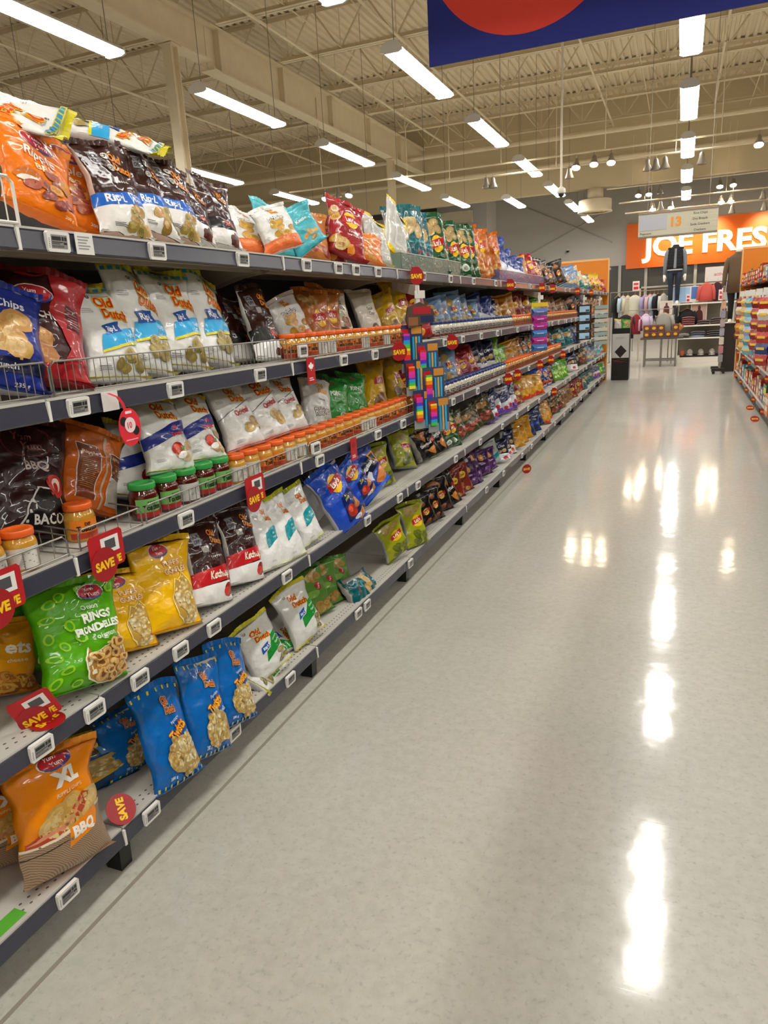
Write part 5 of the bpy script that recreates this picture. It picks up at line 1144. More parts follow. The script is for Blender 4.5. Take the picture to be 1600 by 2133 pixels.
# ---------------------------------------------------------------- hanging strips on the shelf fronts
def strip_base(y, label, z0, z1, x=-1.375):
    o = empty('hanging_strip', (x, y, 0)); tag(o, label, 'display strip', 'hanging strips on the shelf fronts')
    q = MB(); pv = M('#D8D4CC', .4); q.prism([(-.25, 0, 1.735), (.01, 0, 1.70), (.01, 0, 1.655), (-.04, 0, 1.65), (-.25, 0, 1.69)], (0, .004, 0), pv); child('bracket', q.mesh('bracket'), o)
    q = MB(); q.box(.0, .004, -.012, .016, 1.60, 1.70, pv); q.box(.004, .007, -.02, .05, 1.63, 1.672, pv); child('hook', q.mesh('hook'), o)
    q = MB(); q.box(-.002, .0, -.018, .018, z0, z1, M('#C8C6C0', .3)); child('strip', q.mesh('strip'), o); return o
RAIN = ['#E23A9A', '#E0362E', '#EE8A22', '#F2DE3A', '#4CC24A', '#2E9ED8', '#5A3AC0', '#D63AA0']
o = strip_base(3.93, 'hanging strip of rainbow pencil packs by the shelf end', .93, 1.62); o.rotation_euler = (0, 0, -.62)
rs = random.Random(4)
for i, (dy, z, hh, sh) in enumerate([(-.06, 1.36, .26, 0), (.04, 1.27, .24, 2), (-.05, 1.20, .20, 3), (.06, 1.13, .24, 5), (-.02, 1.02, .22, 1), (.07, .98, .2, 4)]):
    x = .012+.011*i; tw = rs.uniform(-.25, .2)
    q = MB(); q.box(x, x+.003, dy-.075, dy+.075, z-hh/2, z+hh/2, M('#3A4A6A' if i % 2 else '#2A3A5C', .35)); p = child('pack_card', q.mesh('pack_card'), o)
    q = MB(); q.box(x+.003, x+.0038, dy-.075, dy+.075, z-hh/2, z-hh/2+.05, M('#8E9296', .35)); q.box(x+.003, x+.0038, dy-.07, dy-.02, z+hh/2-.06, z+hh/2-.02, M('#B2202A', .35)); q.box(x+.003, x+.0038, dy-.0, dy+.07, z+hh/2-.05, z+hh/2-.01, M('#C98A3A', .35)); child('printed_band', q.mesh('printed_band'), p)
    q = MB(); n = 14
    for r in range(n): q.box(x+.004, x+.016, dy-.062, dy-.020, z-hh*.30+hh*.62*r/n, z-hh*.30+hh*.62*(r+1)/n, M(RAIN[(r*8//n+sh) % 8], .3))
    child('rainbow_stick', q.mesh('rainbow_stick'), p)
    q = MB()
    for c, a in (('#3A9AC8', .0), ('#C8A468', .02), ('#4AA8D8', .04)): q.box(x+.004, x+.012, dy+a, dy+a+.012, z-hh*.45, z+hh*.25, M(c, .3))
    child('pencil', q.mesh('pencil'), p)
q = MB(); q.prism([(.02, -.085, 1.585), (.02, .0, 1.61), (.02, .09, 1.565), (.02, .095, 1.50), (.02, .03, 1.49), (.02, -.085, 1.47), (.02, -.1, 1.52)], (.008, 0, 0), M('#5A4A44', .3, .2)); p = child('header_card', q.mesh('header_card'), o)
q = MB(); q.box(.028, .029, -.05, .07, 1.545, 1.585, M('#A81E28', .4)); q.box(.028, .029, -.085, -.02, 1.485, 1.53, M('#8E5A3A', .4)); q.box(.028, .029, .0, .085, 1.50, 1.535, M('#1E2850', .4)); child('printed_band', q.mesh('printed_band'), p)
o = strip_base(7.74, 'hanging strip of magenta and blue pouches', 1.13, 1.62); o.rotation_euler = (0, 0, -.7)
q = MB(); q.box(.004, .012, -.11, .11, 1.56, 1.60, M('#D8B82A', .4)); child('header_card', q.mesh('header_card'), o)
for i, c in enumerate(('#5A6FA8', '#A8248A', '#A8248A', '#3E7AB8', '#B02A84', '#3E72B0')):
    z = 1.54-.072*i; q = MB(); q.add([(.006, -.1, z), (.006, .1, z), (.03, .085, z-.034), (.03, -.085, z-.034), (.01, -.1, z-.07), (.01, .1, z-.07)], [(3, 2, 1, 0), (4, 5, 2, 3)], film(c)); q.box(.0, .006, -.1, .1, z-.07, z, film(c)); p = child('pouch', q.mesh('pouch'), o)
    q = MB(); q.box(.0302, .0308, -.05, .04, z-.036, z-.030, M('#E0D8E8', .4)); child('printed_band', q.mesh('printed_band'), p)
o = strip_base(11.5, 'hanging black strip of four blue cards', 1.08, 1.60); o.rotation_euler = (0, 0, -.7)
for i in range(4):
    z = 1.56-.13*i; q = MB(); q.box(.003, .02, -.14, .14, z-.125, z, black); p = child('card_holder', q.mesh('card_holder'), o)
    q = MB(); q.box(.02, .022, -.10, .10, z-.105, z-.02, M('#9CC0DA', .4)); q.box(.022, .0225, .02, .09, z-.1, z-.07, M('#3A4A5C', .4)); child('printed_card', q.mesh('printed_card'), p)
o = strip_base(13.8, 'hanging pale strip of small boxed packs', .82, 1.60); o.rotation_euler = (0, 0, -.7)
for i in range(9):
    z = 1.54-.078*i; q = MB(); q.box(.004, .05, -.16, .16, z-.06, z, M('#B8BCB4' if i % 2 else '#8EA4A0', .4)); child('boxed_pack', q.mesh('boxed_pack'), o)

# ---------------------------------------------------------------- display stand at the end of the aisle
o = empty('display_stand', (-1.15, 15.95, 0)); tag(o, 'tall black cardboard display stand with chocolate poster', 'display stand')
q = MB(); q.rbox(-.175, .175, 0, .4, 0, .93, M('#0E0D0D', .35), .008); child('carton', q.mesh('carton'), o)
q = MB(); q.box(-.175, .175, .0, .012, .93, 1.06, M('#141212', .35)); q.box(-.175, -.163, .012, .4, .93, 1.05, M('#3A1A14', .4)); q.box(.163, .175, .012, .4, .93, 1.05, M('#141212', .35)); child('tray_rim', q.mesh('tray_rim'), o)
q = MB(); q.box(-.165, .17, -.004, 0, .46, .95, M('#CFCBC8', .4)); p = child('poster', q.mesh('poster'), o)
q = MB(); q.prism([(-.115, -.0052, .585), (0, -.0052, .46), (.125, -.0052, .60), (.01, -.0052, .72)], (0, .001, 0), M('#231012', .5)); q.box(-.1, .07, -.005, -.0042, .87, .876, M('#8E8A88', .5)); q.box(-.09, .05, -.005, -.0042, .845, .85, M('#8E8A88', .5)); child('printed_picture', q.mesh('printed_picture'), p)
q = MB(); q.tube([(-.15, -.004, .41), (-.05, -.004, .385), (.05, -.004, .385), (.14, -.004, .42), (.05, -.004, .43), (-.12, -.004, .40)], .004, M('#8E3A2A', .4), 5); q.box(-.15, .14, -.003, 0, .36, .366, M('#5A2A2A', .4)); child('printed_ribbon', q.mesh('printed_ribbon'), o)
for i, (x, y, nm, yw) in enumerate(((-1.20, 16.06, 'silver_back', 80), (-1.07, 16.05, 'green_guac', 88), (-1.14, 16.2, 'white_green', 84))):
    b_ = put_bag(0, nm, (x, y, .935), Vector((.0, .06, .30)), yw, .2, False)
    tag(b_, ('silver', 'pale green', 'white')[i]+' bag standing in the black display stand', 'bag')

# ---------------------------------------------------------------- goods on the facing shelves
def box_item(shelf, y, w, h, d, col, band, label_words, yaw=0):
    """a printed carton standing on a facing shelf, its front towards -X"""
    o = empty('carton_pack', (1.045, y, ZK[shelf])); m = M(col, .4, 0, 'print'); q = MB()
    q.rbox(0, d, -w/2, w/2, 0, h, m, .003); child('carton', q.mesh('carton'), o)
    q = MB(); q.box(-.0008, 0, -w*.42, w*.42, h*.55, h*.85, M(band, .4)); q.box(-.0008, 0, -w*.3, w*.3, h*.2, h*.42, M('#E8D8B8', .4)); q.box(.01, d-.01, -w/2-.0008, -w/2, h*.3, h*.6, M(band, .4)); child('printed_band', q.mesh('printed_band'), o)
    return o, label_words
def bottle(shelf, y, col, cap, label_words, h=.22):
    o = empty('bottle', (1.09, y, ZK[shelf])); r = .036
    q = MB(); q.lathe([(r*.9, 0), (r, .01), (r, h*.6), (r*.6, h*.75), (r*.36, h*.82), (r*.36, h*.9)], M(col, .15, 0, 'sauce'), 14); child('bottle_body', q.mesh('bottle_body', True), o)
    q = MB(); q.lathe([(r*.42, h*.88), (r*.42, h), (r*.3, h)], M(cap, .4), 12); child('cap', q.mesh('cap'), o)
    q = MB(); q.lathe([(r+.0008, h*.15), (r+.0008, h*.5)], M('#D8D0C0', .4), 14, (0,0,0), False); child('label', q.mesh('label'), o)
    return o, label_words
rg = random.Random(21); RL = []
pal = [('#8E1A1A', '#E8A02A', 'red'), ('#A82420', '#F0C040', 'scarlet'), ('#B8342A', '#E8E0D0', 'brick red'), ('#C8B48A', '#8E5A2A', 'tan'), ('#2A4A8E', '#C8D8E8', 'blue'), ('#D8D4CC', '#A82A2A', 'white'), ('#C87A24', '#F0E0B0', 'orange'), ('#6E5A3A', '#D8C08A', 'brown'), ('#3A6A3A', '#D8D84A', 'green'), ('#C8BC3A', '#6A3A1A', 'yellow'), ('#5AA0B8', '#E8F0F0', 'turquoise')]
for sh in (1, 2, 3, 4, 5):
    y = 9.85
    while y < 15.7:
        hmax = .30 if sh > 1 else rg.choice((.16, .2, .3))
        if rg.random() < .72:
            w = rg.uniform(.18, .36); h = rg.uniform(.16, hmax); c = rg.choice(pal[:4] if rg.random() < .62 else pal)
            RL.append((sh, y+w/2, box_item(sh, y+w/2, w, h, rg.uniform(.14, .3), c[0], c[1], '%s printed carton' % c[2]))); y += w+rg.uniform(.01, .12)
        else:
            c = rg.choice((('#6A1A12', '#E0D8D0', 'red sauce bottle'), ('#C8C0A8', '#2A7A3A', 'pale dressing bottle'), ('#7A4A1A', '#C8A42A', 'amber syrup bottle'), ('#3E7A4A', '#E8E8E0', 'green bottle')))
            RL.append((sh, y+.04, bottle(sh, y+.04, c[0], c[1], c[2], rg.uniform(.17, .24)))); y += .09
byk = {}
for sh, y, (o, lw) in RL: byk.setdefault((sh, lw), []).append((y, o))
for (sh, lw), L in byk.items():
    L.sort(key=lambda t: t[0])
    for i, (y, o) in enumerate(L): tag(o, '%s, %s from the near end, facing %s' % (lw, ordinal(i+1), SHELF[sh]), 'bottle' if 'bottle' in lw else 'box', 'goods on the facing shelves')
fs_ = 0
for sh in (1, 2, 3, 4, 5):
    for i in range(5):
        y = 9.75+1.25*i+.2*(sh % 3); fs_ += 1
        t = save_tag(y, ZK[sh]-.03, 'red SAVE disc on the facing %s, %s from the near end' % (SHELF[sh], ORD[i+1]), False, 1.0, (0, 0, pi-.0+.45), .95)
o = box_item(5, 9.62, .34, .24, .2, '#E06A18', '#F0E8DC', '')[0]; o.location.x = .985; o.location.z = ZK[5]+.002; tag(o, 'big orange carton jutting over the facing bottom shelf edge', 'box')
o = empty('clip_board', (.985, 14.3, .62)); tag(o, 'white folded sheet pinned to the facing shelf edge', 'sign')
q = MB(); q.box(0, .004, -.1, .1, -.16, .05, M('#DAD6D0', .5)); child('sheet', q.mesh('sheet'), o)
# hanging strip of red and blue packs on the facing side
for nm, y, cols, lb in (('hanging_strip', 12.4, ['#5A9CB8', '#8EB8C8', '#6AA4C0', '#9AA8C8', '#5A94B0', '#7AB0C4'], 'hanging strip of pale blue packs on the facing shelves'), ('hanging_strip', 11.3, ['#8E1A18', '#A8281E', '#94201A', '#8A1A16', '#A02A20'], 'hanging strip of red packs on the facing shelves'), ('hanging_strip', 13.3, ['#C0A06A']*6, 'hanging strip of tan packs on the facing shelves'), ('hanging_strip', 10.35, ['#B0221C', '#D8D0C4', '#8E1A18', '#B8241E', '#2A3A7A', '#A8201C'], 'hanging strip of mixed red and white packs, facing shelves'), ('hanging_strip', 14.4, ['#7A1614', '#C8BEB0', '#8E2018', '#C87A24', '#8A1A16'], 'hanging strip of dark red and cream packs, facing shelves')):
    o = empty(nm, (.965, y, 0), (0, 0, .6)); tag(o, lb, 'display strip', 'hanging strips on the facing shelves')
    q = MB(); q.box(.0, .004, -.02, .02, .80, 1.62, M('#D8D4CC', .4)); q.box(-.004, .0, -.06, .06, 1.55, 1.64, M('#DCD8D0', .4)); child('strip', q.mesh('strip'), o)
    for i, c in enumerate(cols):
        z = 1.52-.14*i; q = MB(); q.prism([(-.004, -.11, z), (-.035, -.11, z-.06), (-.004, -.11, z-.135)], (0, .22, 0), film(c)); p = child('pack', q.mesh('pack'), o)
        q = MB(); q.box(-.0365, -.034, -.07, .07, z-.075, z-.045, M('#E8C048', .4)); child('printed_band', q.mesh('printed_band'), p)

# ---------------------------------------------------------------- clothing department
white = M('#E2DDD4', .4); GZ = 20.3
def shade(c): return M(c, .85, 0, 'cloth')
o = empty('clothing_table', (.5, GZ, 0)); tag(o, 'white three-tier clothing fixture with folded clothes', 'fixture')
q = MB(); q.box(-.55, .72, -.02, .95, 0, .13, white); child('plinth', q.mesh('plinth'), o)
q = MB(); q.box(-.5, .68, .03, .6, .13, .17, black); child('riser', q.mesh('riser'), o)
for z in (.62, .93, 1.47):
    q = MB(); x0 = -.6 if z < 1.4 else -.95; q.box(x0, .78, -.04 if z < 1 else .2, .95, z-.035, z, white); child('shelf_board', q.mesh('shelf_board'), o)
for x in (-.58, .74):
    q = MB(); q.box(x-.02, x+.02, .0, .04, .13, .93, white); q.box(x-.02, x+.02, .9, .94, .13, 1.47, white); child('post', q.mesh('post'), o)
q = MB(); q.box(-.6, .78, .93, .95, .13, 1.47, M('#8A8478', .6)); child('back_panel', q.mesh('back_panel'), o)
def fold(x, y, z, w, d, cols, name, label, grp='folded clothes on the white fixture'):
    for i, c in enumerate(cols):
        q = MB(); h = .05; pts = []
        for k in range(9):
            a = k/8; pts.append((x-w/2+w*a, y, z+h*i+.012*sin(pi*a)))
        rings = []
        for yy, s in ((0, .92), (.015, 1), (d-.01, 1), (d, .92)):
            top = [(x+(px-x)*s, y+yy, z+h*i+h*.9*s+.018*sin(pi*kk/8)-.004) for kk, (px, _, _) in enumerate(pts)]
            bot = [(x+(px-x)*s, y+yy, z+h*i+.002+.014*sin(pi*kk/8)*(i > 0)) for kk, (px, _, _) in enumerate(pts)][::-1]
            rings.append(top+bot)
        q.loft(rings, shade(c)); f = ob(name, q.mesh(name, True)); tag(f, label % ORD[i+1] if '%' in label else label, 'clothing', grp)
        e = MB(); e.tube([(px, y-.004, z+h*i+h*.9+.018*sin(pi*kk/8)-.012) for kk, (px, _, _) in enumerate(pts)], .005, shade('#D8A8A0' if c.startswith('#6A1') else '#9A8A88'), 4); child('hem', e.mesh('hem'), f)
fold(.16, GZ-.03, .932, .30, .3, ['#6A1420']*4, 'folded_sweater', 'folded burgundy sweater, %s from the bottom of its stack')
fold(.52, GZ-.03, .932, .28, .3, ['#3E2A2C']*2, 'folded_sweater', 'folded dark brown sweater, %s from the bottom of its pile')
fold(.84, GZ-.03, .932, .30, .3, ['#42302E', '#4A3434', '#3E2A2C'], 'folded_sweater', 'folded plum brown sweater at the end, %s from the bottom')
fold(.40, GZ-.03, .622, .32, .3, ['#8EA4C0', '#3A4658', '#4A5868'], 'folded_jeans', 'folded blue denim jeans, %s from the bottom of the stack')
fold(.78, GZ-.03, .622, .34, .3, ['#1A2030', '#151A28', '#12161F'], 'folded_jeans', 'folded dark navy jeans, %s from the bottom of the pile')
fold(.08, GZ-.03, .622, .24, .3, ['#1E1E22', '#B8B4AE'], 'folded_shirt', 'folded shirt beside the denim, %s from the bottom')
for i, x in enumerate((.24, .50, .76, .98)):
    f = empty('shoe', (x, GZ+.07, .171)); tag(f, 'pale shoe on the black riser of the plinth, %s along' % ORD[i+1], 'shoe', 'shoes on the plinth')
    q = MB(); q.loft([[(.07*s*cos(2*pi*k/12), yy+.0, zz+hh*.5+hh*.5*sin(2*pi*k/12)) for k in range(12)] for yy, s, zz, hh in ((0, .3, .02, .05), (.03, .8, .02, .07), (.1, 1, .02, .1), (.2, .9, .02, .13), (.26, .6, .02, .13))], shade('#C8C4BC')); child('upper', q.mesh('upper', True), f)
    q = MB(); q.prism([(.075*cos(2*pi*k/14), .13+.14*sin(2*pi*k/14), 0) for k in range(14)], (0, 0, .025), white); child('sole', q.mesh('sole'), f)
o = ob('orange_box', (lambda q: (q.rbox(.02, .09, GZ+.06, GZ+.15, .171, .29, M('#D2562A', .5), .004), q.mesh('orange_box'))[1])(MB())); tag(o, 'small orange box on the plinth beside shoes', 'box')
# frames, posters and signs around it
def framed(name, x, y, z, w, h, fr, cols, label, cat='picture', leg=True):
    o = empty(name, (x, y, z)); tag(o, label, cat)
    t_ = .02; q = MB(); q.box(-w/2, w/2, 0, .02, 0, t_, fr); q.box(-w/2, w/2, 0, .02, h-t_, h, fr); q.box(-w/2, -w/2+t_, 0, .02, t_, h-t_, fr); q.box(w/2-t_, w/2, 0, .02, t_, h-t_, fr); child('frame', q.mesh('frame'), o)
    q = MB(); q.box(-w/2+t_, w/2-t_, .008, .014, t_, h-t_, M(cols[0], .35)); p = child('print', q.mesh('print'), o)
    q = MB(); q.loft([[(w*.02+a*s*w, .0075, h*b) for a in (-.5, .5)] + [(w*.02+.5*s*w, .008, h*b), (w*.02-.5*s*w, .008, h*b)] for s, b in ((.5, .06), (.48, .4), (.4, .58), (.15, .66), (.17, .72), (.17, .8), (.06, .86))], M(cols[1], .4)); child('printed_figure', q.mesh('printed_figure'), p); return o
framed('poster_frame', .40, GZ+.30, .935, .38, .54, white, ['#C8A89A', '#4A1A20'], 'white framed poster of a person in burgundy on the fixture')
framed('poster_frame', -.38, GZ+.1, 1.22, .30, .34, white, ['#D8C8C0', '#5A2A2C'], 'small white framed picture of a burgundy outfit')
framed('poster_frame', 1.02, GZ+.3, 1.02, .24, .33, M('#C8BEA8', .4), ['#D8D0C4', '#5A4A40'], 'small pale framed picture at the fixture end')
o = empty('backdrop_poster', (.12, GZ+.6, 1.47)); tag(o, 'wide blue lit poster behind the mannequin', 'poster')
q = MB(); q.box(-.36, .62, .0, .03, .02, .42, white); child('board', q.mesh('board'), o)
q = MB(); q.box(-.34, .05, -.004, 0, .04, .40, M('#9ABCE0', .5)); q.box(.08, .6, -.004, 0, .1, .40, M('#4E74B8', .5)); child('print', q.mesh('print'), o)
q = MB(); q.lathe([(.0, .30), (.07, .27), (.09, .22), (.07, .17), (.05, .15)], M('#3A2420', .5), 12, (.34, -.004, .03)); q.prism([(.2, -.006, .1), (.5, -.006, .1), (.45, -.006, .22), (.25, -.006, .22)], (0, .002, 0), M('#D8CCD8', .5)); child('printed_figure', q.mesh('printed_figure'), o)
for i, (x, y, z, w, h, lb) in enumerate(((-1.16, 20.88, 1.865, .17, .24, 'white and red sale sign above the cream jacket'), (.92, GZ+.3, 1.5, .17, .26, 'white and red sale sign beside the coral shirt'), (.13, GZ+.25, 1.49, .09, .2, 'narrow red sale sign by the mannequin feet'))):
    o = empty('sale_sign', (x, y, z)); tag(o, lb, 'sign'); q = MB(); q.box(-w/2, w/2, 0, .006, 0, h, M('#E0D4D0', .4)); child('sign_card', q.mesh('sign_card'), o)
    q = MB(); q.box(-w*.36, w*.36, -.002, 0, h*.12, h*.42, M('#C81E2E', .4)); q.box(-w*.36, w*.36, -.002, 0, h*.58, h*.82, M('#D23A44', .4)); child('printed_block', q.mesh('printed_block'), o)
o = empty('active_sign', (.83, 21.2, 1.98)); tag(o, 'white sign board with red word active', 'sign')
q = MB(); q.box(-.32, .40, 0, .05, 0, .36, M('#DAD2CC', .4)); child('sign_board', q.mesh('sign_board'), o)
q = MB(); sign_text(q, 'active', .03, .18, .085, M('#D2787C', .5), -.002, .02); child('lettering', q.mesh('lettering'), o)
q = MB(); q.box(-2.0, .7, .0, .04, -.06, -.02, M('#B8AFA0', .5)); child('top_rail', q.mesh('top_rail'), o)
for x in (-1.9, .65):
    q = MB(); q.box(x-.02, x+.02, .0, .04, -1.98, -.02, M('#B8AFA0', .5)); child('post', q.mesh('post'), o)
# mannequins
skin = M('#E6E0D6', .35)
def ell_ring(c, rx, ry, n=16, tilt=0): return [(c[0]+rx*cos(2*pi*k/n), c[1]+ry*sin(2*pi*k/n), c[2]+tilt*cos(2*pi*k/n)) for k in range(n)]
def mannequin(x, y, z, label, top, sleeve, legs, dress=False, turn=0):
    o = empty('mannequin', (x, y, z), (0, 0, turn)); tag(o, label, 'mannequin')
    q = MB(); q.loft([ell_ring((0, 0, h), a, b) for h, a, b in ((.80, .15, .11), (.92, .16, .115), (1.02, .13, .095), (1.18, .155, .105), (1.30, .17, .105), (1.37, .13, .085), (1.40, .06, .06), (1.47, .052, .055), (1.50, .055, .058), (1.51, .03, .03))], skin)
    for s in (-1, 1):
        q.loft([ell_ring((s*.24, -.02, h), a, a*1.0, 10) for h, a in ((.74, .028), (.80, .026), (.86, .03))], skin)
        q.loft([ell_ring((s*.245, -.03, h), a, b, 10) for h, a, b in ((.56, .008, .01), (.60, .022, .02), (.66, .034, .024), (.74, .03, .022))], skin)
        for f in range(4): q.tube([(s*.245+(f-1.5)*.013, -.035, .64), (s*.245+(f-1.5)*.014, -.05, .60), (s*.245+(f-1.5)*.013, -.045, .565-.008*(f in (1, 2)))], [.008, .0075, .005], skin, 6)
        q.tube([(s*.22, -.04, .70), (s*.205, -.06, .66), (s*.205, -.065, .63)], [.010, .009, .006], skin, 6)
        q.loft([ell_ring((s*.085, yy, h), a, b, 10) for h, a, b, yy in ((0, .04, .10, -.05), (.035, .042, .10, -.05), (.07, .035, .05, -.01), (.12, .035, .04, 0))], skin)
    child('body', q.mesh('body', True), o)
    q = MB()
    for s in (-1, 1): q.loft([ell_ring((s*(.085+.01*(h > .6)), 0, h), a, b, 14) for h, a, b in ((.08, .048, .052), (.3, .056, .06), (.46, .062, .064), (.62, .08, .085), (.78, .095, .10))], shade(legs))
    q.loft([ell_ring((0, 0, h), a, b) for h, a, b in ((.74, .15, .10), (.80, .175, .12), (.9, .172, .12), (.98, .155, .11))], shade(legs)); child('trousers', q.mesh('trousers', True), o)
    q = MB(); z0 = .62 if dress else .86
    q.loft([ell_ring((0, 0, h), a, b) for h, a, b in ((z0, .20, .14), (1.0, .178, .125), (1.18, .185, .13), (1.30, .195, .125), (1.37, .16, .10), (1.41, .085, .075), (1.45, .075, .07))], shade(top)); child('dress' if dress else 'vest', q.mesh('dress' if dress else 'vest', True), o)
    q = MB()
    for s in (-1, 1): q.loft([ell_ring((s*xx, yy, h), a, a, 12) for h, a, xx, yy in ((.74, .040, .243, -.02), (.9, .044, .24, -.01), (1.08, .052, .228, 0), (1.25, .060, .20, 0), (1.345, .055, .165, 0))], shade(sleeve))
    child('sleeves', q.mesh('sleeves', True), o)
    if not dress:
        q = MB()
        for j in range(7): q.loft([ell_ring((0, 0, 0.90+.07*j+dz), a, b) for dz, a, b in ((0, .181, .129), (.035, .192+.004*(j > 3), .137), (.07, .181, .129))], shade(top), False)
        child('quilting', q.mesh('quilting', True), o)
        q = MB(); q.prism([(-.035, -.142, .88), (.03, -.142, .88), (.025, -.135, 1.36), (-.02, -.135, 1.36)], (0, .01, 0), shade('#8A8A90')); child('shirt_front', q.mesh('shirt_front'), o)
        q = MB(); q.loft([ell_ring((0, 0, h), a, b) for h, a, b in ((.83, .19, .135), (.875, .188, .133))], shade('#D8D6D4'), False); child('shirt_hem', q.mesh('shirt_hem', True), o)
    q = MB(); q.lathe([(.17, 0), (.17, .012), (.16, .016)], M('#C8C4BC', .3), 20); child('stand_base', q.mesh('stand_base'), o)
    return o
mannequin(-.22, GZ+.42, 1.47, 'headless white mannequin in black quilted vest and jeans', '#17181C', '#7E8288', '#1F2A3C')
mannequin(1.05, 17.6, 1.02, 'headless mannequin in brown speckled top on a dark stand', '#6A563F', '#6A563F', '#121212', True)
o = empty('mannequin_plinth', (1.05, 17.6, 0)); tag(o, 'tall dark plinth carrying the brown dressed mannequin', 'plinth')
q = MB(); q.box(-.2, .2, -.2, .2, 0, 1.0, M('#1A1918', .5)); child('plinth_body', q.mesh('plinth_body'), o); q = MB(); q.box(-.22, .22, -.22, .22, 1.0, 1.02, M('#2A2826', .4)); child('plinth_top', q.mesh('plinth_top'), o)
# sparse hanging rack at the facing shelf end
o = empty('goods_rack', (.80, 16.9, 0)); tag(o, 'narrow rolling rack of hanging packs at the facing shelf end', 'rack')
q = MB(); q.tube([(0, 0, .12), (0, 0, 1.78)], .014, chrome, 8); q.tube([(0, .5, .12), (0, .5, 1.78)], .014, chrome, 8); q.tube([(0, 0, 1.78), (0, .5, 1.78)], .014, chrome, 8); q.tube([(0, 0, .12), (0, .5, .12)], .014, chrome, 8); child('frame', q.mesh('frame'), o)
q = MB(); q.box(-.16, .1, -.04, .04, .06, .12, black); q.box(-.16, .1, .46, .54, .06, .12, black)
for a, b in ((-.12, 0), (.07, 0), (-.12, .5), (.07, .5)): q.tube([(a, b-.015, .03), (a, b+.015, .03)], .03, black, 12)
child('wheeled_base', q.mesh('wheeled_base'), o)
for i, c in enumerate(('#B8B4B0', '#C8A890', '#8E96A8', '#A8A4A8', '#9AA0B0', '#C8C8C4', '#B4808A', '#8E929A')):
    q = MB(); z = 1.66-.18*i; q.rbox(-.05, .04, -.02-.01*(i % 2), .02, z-.15, z, film(c), .01); child('hanging_pack', q.mesh('hanging_pack'), o)
# garments on hangers
def garment(x, y, z, c, w, h, label, sleeves=True, turn=0):
    o = empty('garment', (x, y, z), (0, 0, turn)); tag(o, label, 'clothing', 'garments on hangers')
    q = MB(); n = 12
    q.loft([[(a*cos(2*pi*k/n)*(1+.05*sin(5*2*pi*k/n)), b*sin(2*pi*k/n), hh) for k in range(n)] for hh, a, b in ((-h, w*.52, .06), (-h*.6, w*.5, .055), (-h*.25, w*.48, .05), (-.10, w*.5, .045), (-.04, w*.3, .04), (0, w*.12, .03))], shade(c)); child('garment_body', q.mesh('garment_body', True), o)
    if sleeves:
        q = MB()
        for s in (-1, 1): q.tube([(s*w*.42, 0, -.07), (s*w*.56, -.01, -.22), (s*w*.6, -.02, -.42)], [.05, .045, .035], shade(c), 8)
        child('sleeves', q.mesh('sleeves', True), o)
    q = MB(); q.tube([(-w*.35, 0, -.05), (0, 0, .02), (w*.35, 0, -.05)], .008, M('#B8803E', .5), 6); q.tube([(0, 0, .02), (0, 0, .06), (.02, 0, .09), (0, 0, .11)], .003, chrome, 5); child('hanger', q.mesh('hanger'), o); return o
RK = []
for i, (x, c, nm) in enumerate(((-1.62, '#14161C', 'black'), (-1.48, '#B8CCDA', 'pale blue'), (-1.36, '#CFC8B0', 'sand'), (-1.18, '#DAD8C4', 'cream'), (-.92, '#A8A0C8', 'lilac'), (-.80, '#D8B0B4', 'pink'), (-.70, '#B4C0D4', 'grey blue'), (-.60, '#12141C', 'black'), (-.47, '#D8D6CE', 'white'))):
    garment(x, 20.9, 1.75, c, .30 if i != 3 else .38, .62 if i else .9, '%s garment hanging on the clothing rail, %s along it' % (nm, ORD[i+1]), True, .9 if i != 3 else .1)
o = empty('clothing_rail', (-1.05, 20.9, 0)); tag(o, 'chrome clothing rail with hanging garments', 'rack')
q = MB(); q.tube([(-.75, 0, 0), (-.75, 0, 1.85), (.75, 0, 1.85), (.75, 0, 0)], .015, chrome, 8); child('frame', q.mesh('frame'), o)
q = MB(); q.tube([(-.75, -.2, .015), (-.75, .2, .015)], .015, chrome, 8); q.tube([(.75, -.2, .015), (.75, .2, .015)], .015, chrome, 8); child('foot', q.mesh('foot'), o)
garment(.55, GZ+.5, 1.95, '#D25A50', .32, .45, 'coral top hanging behind the white fixture'); garment(.80, GZ+.55, 1.95, '#3E1A2A', .26, .45, 'dark plum top hanging beside the coral one'); garment(1.05, GZ+.6, 1.93, '#B8CBE0', .3, .46, 'pale blue shirt hanging at the fixture end')
garment(.12, GZ+.3, 1.33, '#131318', .36, .40, 'black sweater hanging under the fixture shelf'); o = empty('clothing_rail', (-.9, 20.05, 0)); tag(o, 'low chrome rail behind the promotion table', 'rack')
q = MB(); q.tube([(-.6, 0, 0), (-.6, 0, 1.37), (.7, 0, 1.37), (.7, 0, 0)], .012, chrome, 8); child('frame', q.mesh('frame'), o)
garment(-.42, 20.05, 1.27, '#A8A49C', .40, .44, 'grey sweater on a wooden hanger behind the boxes'); garment(-.85, 20.05, 1.27, '#C8B8D0', .26, .36, 'pastel baby outfit on a hanger behind the boxes')
garment(-1.08, 20.05, 1.27, '#8E1E2C', .22, .5, 'dark red garment hanging low beside the boxes table'); garment(-1.34, 20.05, 1.27, '#15161A', .4, .6, 'black dress hanging below the cream jacket')
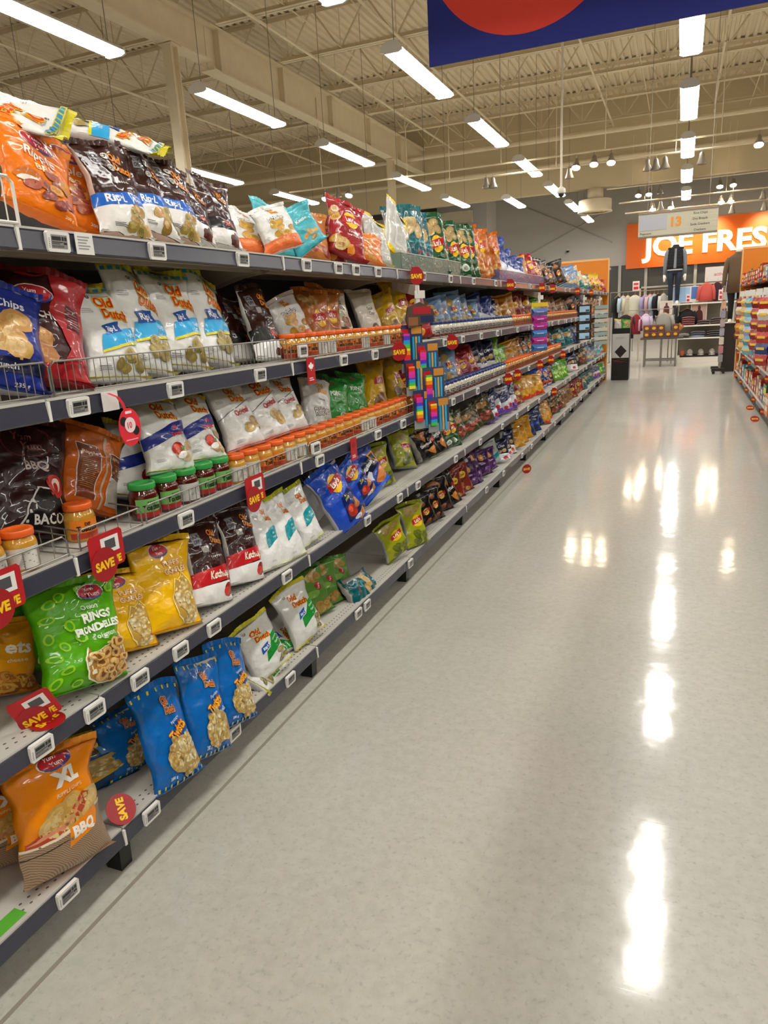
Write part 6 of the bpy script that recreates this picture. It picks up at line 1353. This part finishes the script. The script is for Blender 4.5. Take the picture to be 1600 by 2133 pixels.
# table of snack cartons in front of the clothes
o = empty('promo_table', (-.42, 19.2, 0)); tag(o, 'grey metal promotion table carrying brown cartons', 'table'); gm = M('#7E7C78', .4, .5)
q = MB(); q.box(-.50, .48, -.05, .6, .66, .70, M('#4A4644', .5)); child('table_top', q.mesh('table_top'), o)
for x in (-.4, -.02, .32):
    for y in (0, .5):
        q = MB(); q.box(x-.02, x+.02, y-.02, y+.02, 0, .66, gm); child('leg', q.mesh('leg'), o)
q = MB(); q.box(-.4, .32, -.015, .015, .14, .17, gm); q.box(-.4, .32, .485, .515, .14, .17, gm); child('stretcher', q.mesh('stretcher'), o)
cn = 0
for r in range(2):
    for i in range(5):
        if r == 1 and i == 3: continue
        cn += 1; x = -.78+.165*i
        b_ = empty('snack_carton', (x, 19.2, .70+.155*r)); tag(b_, 'brown snack carton with yellow emblem, %s in the %s layer' % (ORD[i+1], ('lower', 'upper')[r]), 'box', 'brown snack cartons')
        q = MB(); q.rbox(-.08, .08, 0, .3, 0, .15, M('#5E3A2E', .5), .003); child('carton', q.mesh('carton'), b_)
        q = MB(); q.prism([(.045*cos(2*pi*k/12), -.001, .075+.035*sin(2*pi*k/12)) for k in range(12)], (0, .001, 0), M('#D8A41E', .5)); q.box(-.07, .07, -.0012, 0, .125, .14, M('#8E4A3E', .5)); child('printed_emblem', q.mesh('printed_emblem'), b_)
b_ = put_bag(0, 'bbq_brown', (-.1, 19.3, .86), Vector((.12, .0, .12)), 80, .16, False); tag(b_, 'orange chip bag lying on the brown cartons', 'bag')
# further racks in the dim background
for i, (x, y) in enumerate(((-3.4, 24.5), (-.6, 26), (2.2, 25), (4.4, 23.5))):
    o = empty('clothing_rail', (x, y, 0)); tag(o, 'dim clothing rail far behind the white fixture, %s across' % ORD[i+1], 'rack', 'distant clothing rails')
    q = MB(); q.tube([(-.9, 0, 0), (-.9, 0, 1.5), (.9, 0, 1.5), (.9, 0, 0)], .018, chrome, 6); child('frame', q.mesh('frame'), o)
    for j in range(7): garment(x-.72+.24*j, y, 1.40, ['#2A2C34', '#8E8A84', '#B8B0A4', '#3E4A5C', '#5A2A30', '#C8C4BC', '#1A1C22'][(i+j) % 7], .30, .62, '%s garment on the %s distant clothing rail' % (ORD[j+1], ORD[i+1]), False, 1.0)

# ---------------------------------------------------------------- labels of the bags, counted from the near end of each shelf
cnt = {}
for sh, nm, y, o in BAGLIST:
    if sh in SHELF: cnt.setdefault((sh, nm), []).append((y, o))
for (sh, nm), L in cnt.items():
    L.sort(key=lambda t: t[0])
    for i, (y, o) in enumerate(L):
        if len(L) == 1: lb = '%s, the only one on the %s' % (D[nm]['desc'], SHELF[sh])
        else: lb = '%s, %s from the near end, %s' % (D[nm]['desc'], ordinal(i+1), SHELF[sh])
        tag(o, lb, 'bag', 'chip bags on the %s' % SHELF[sh])
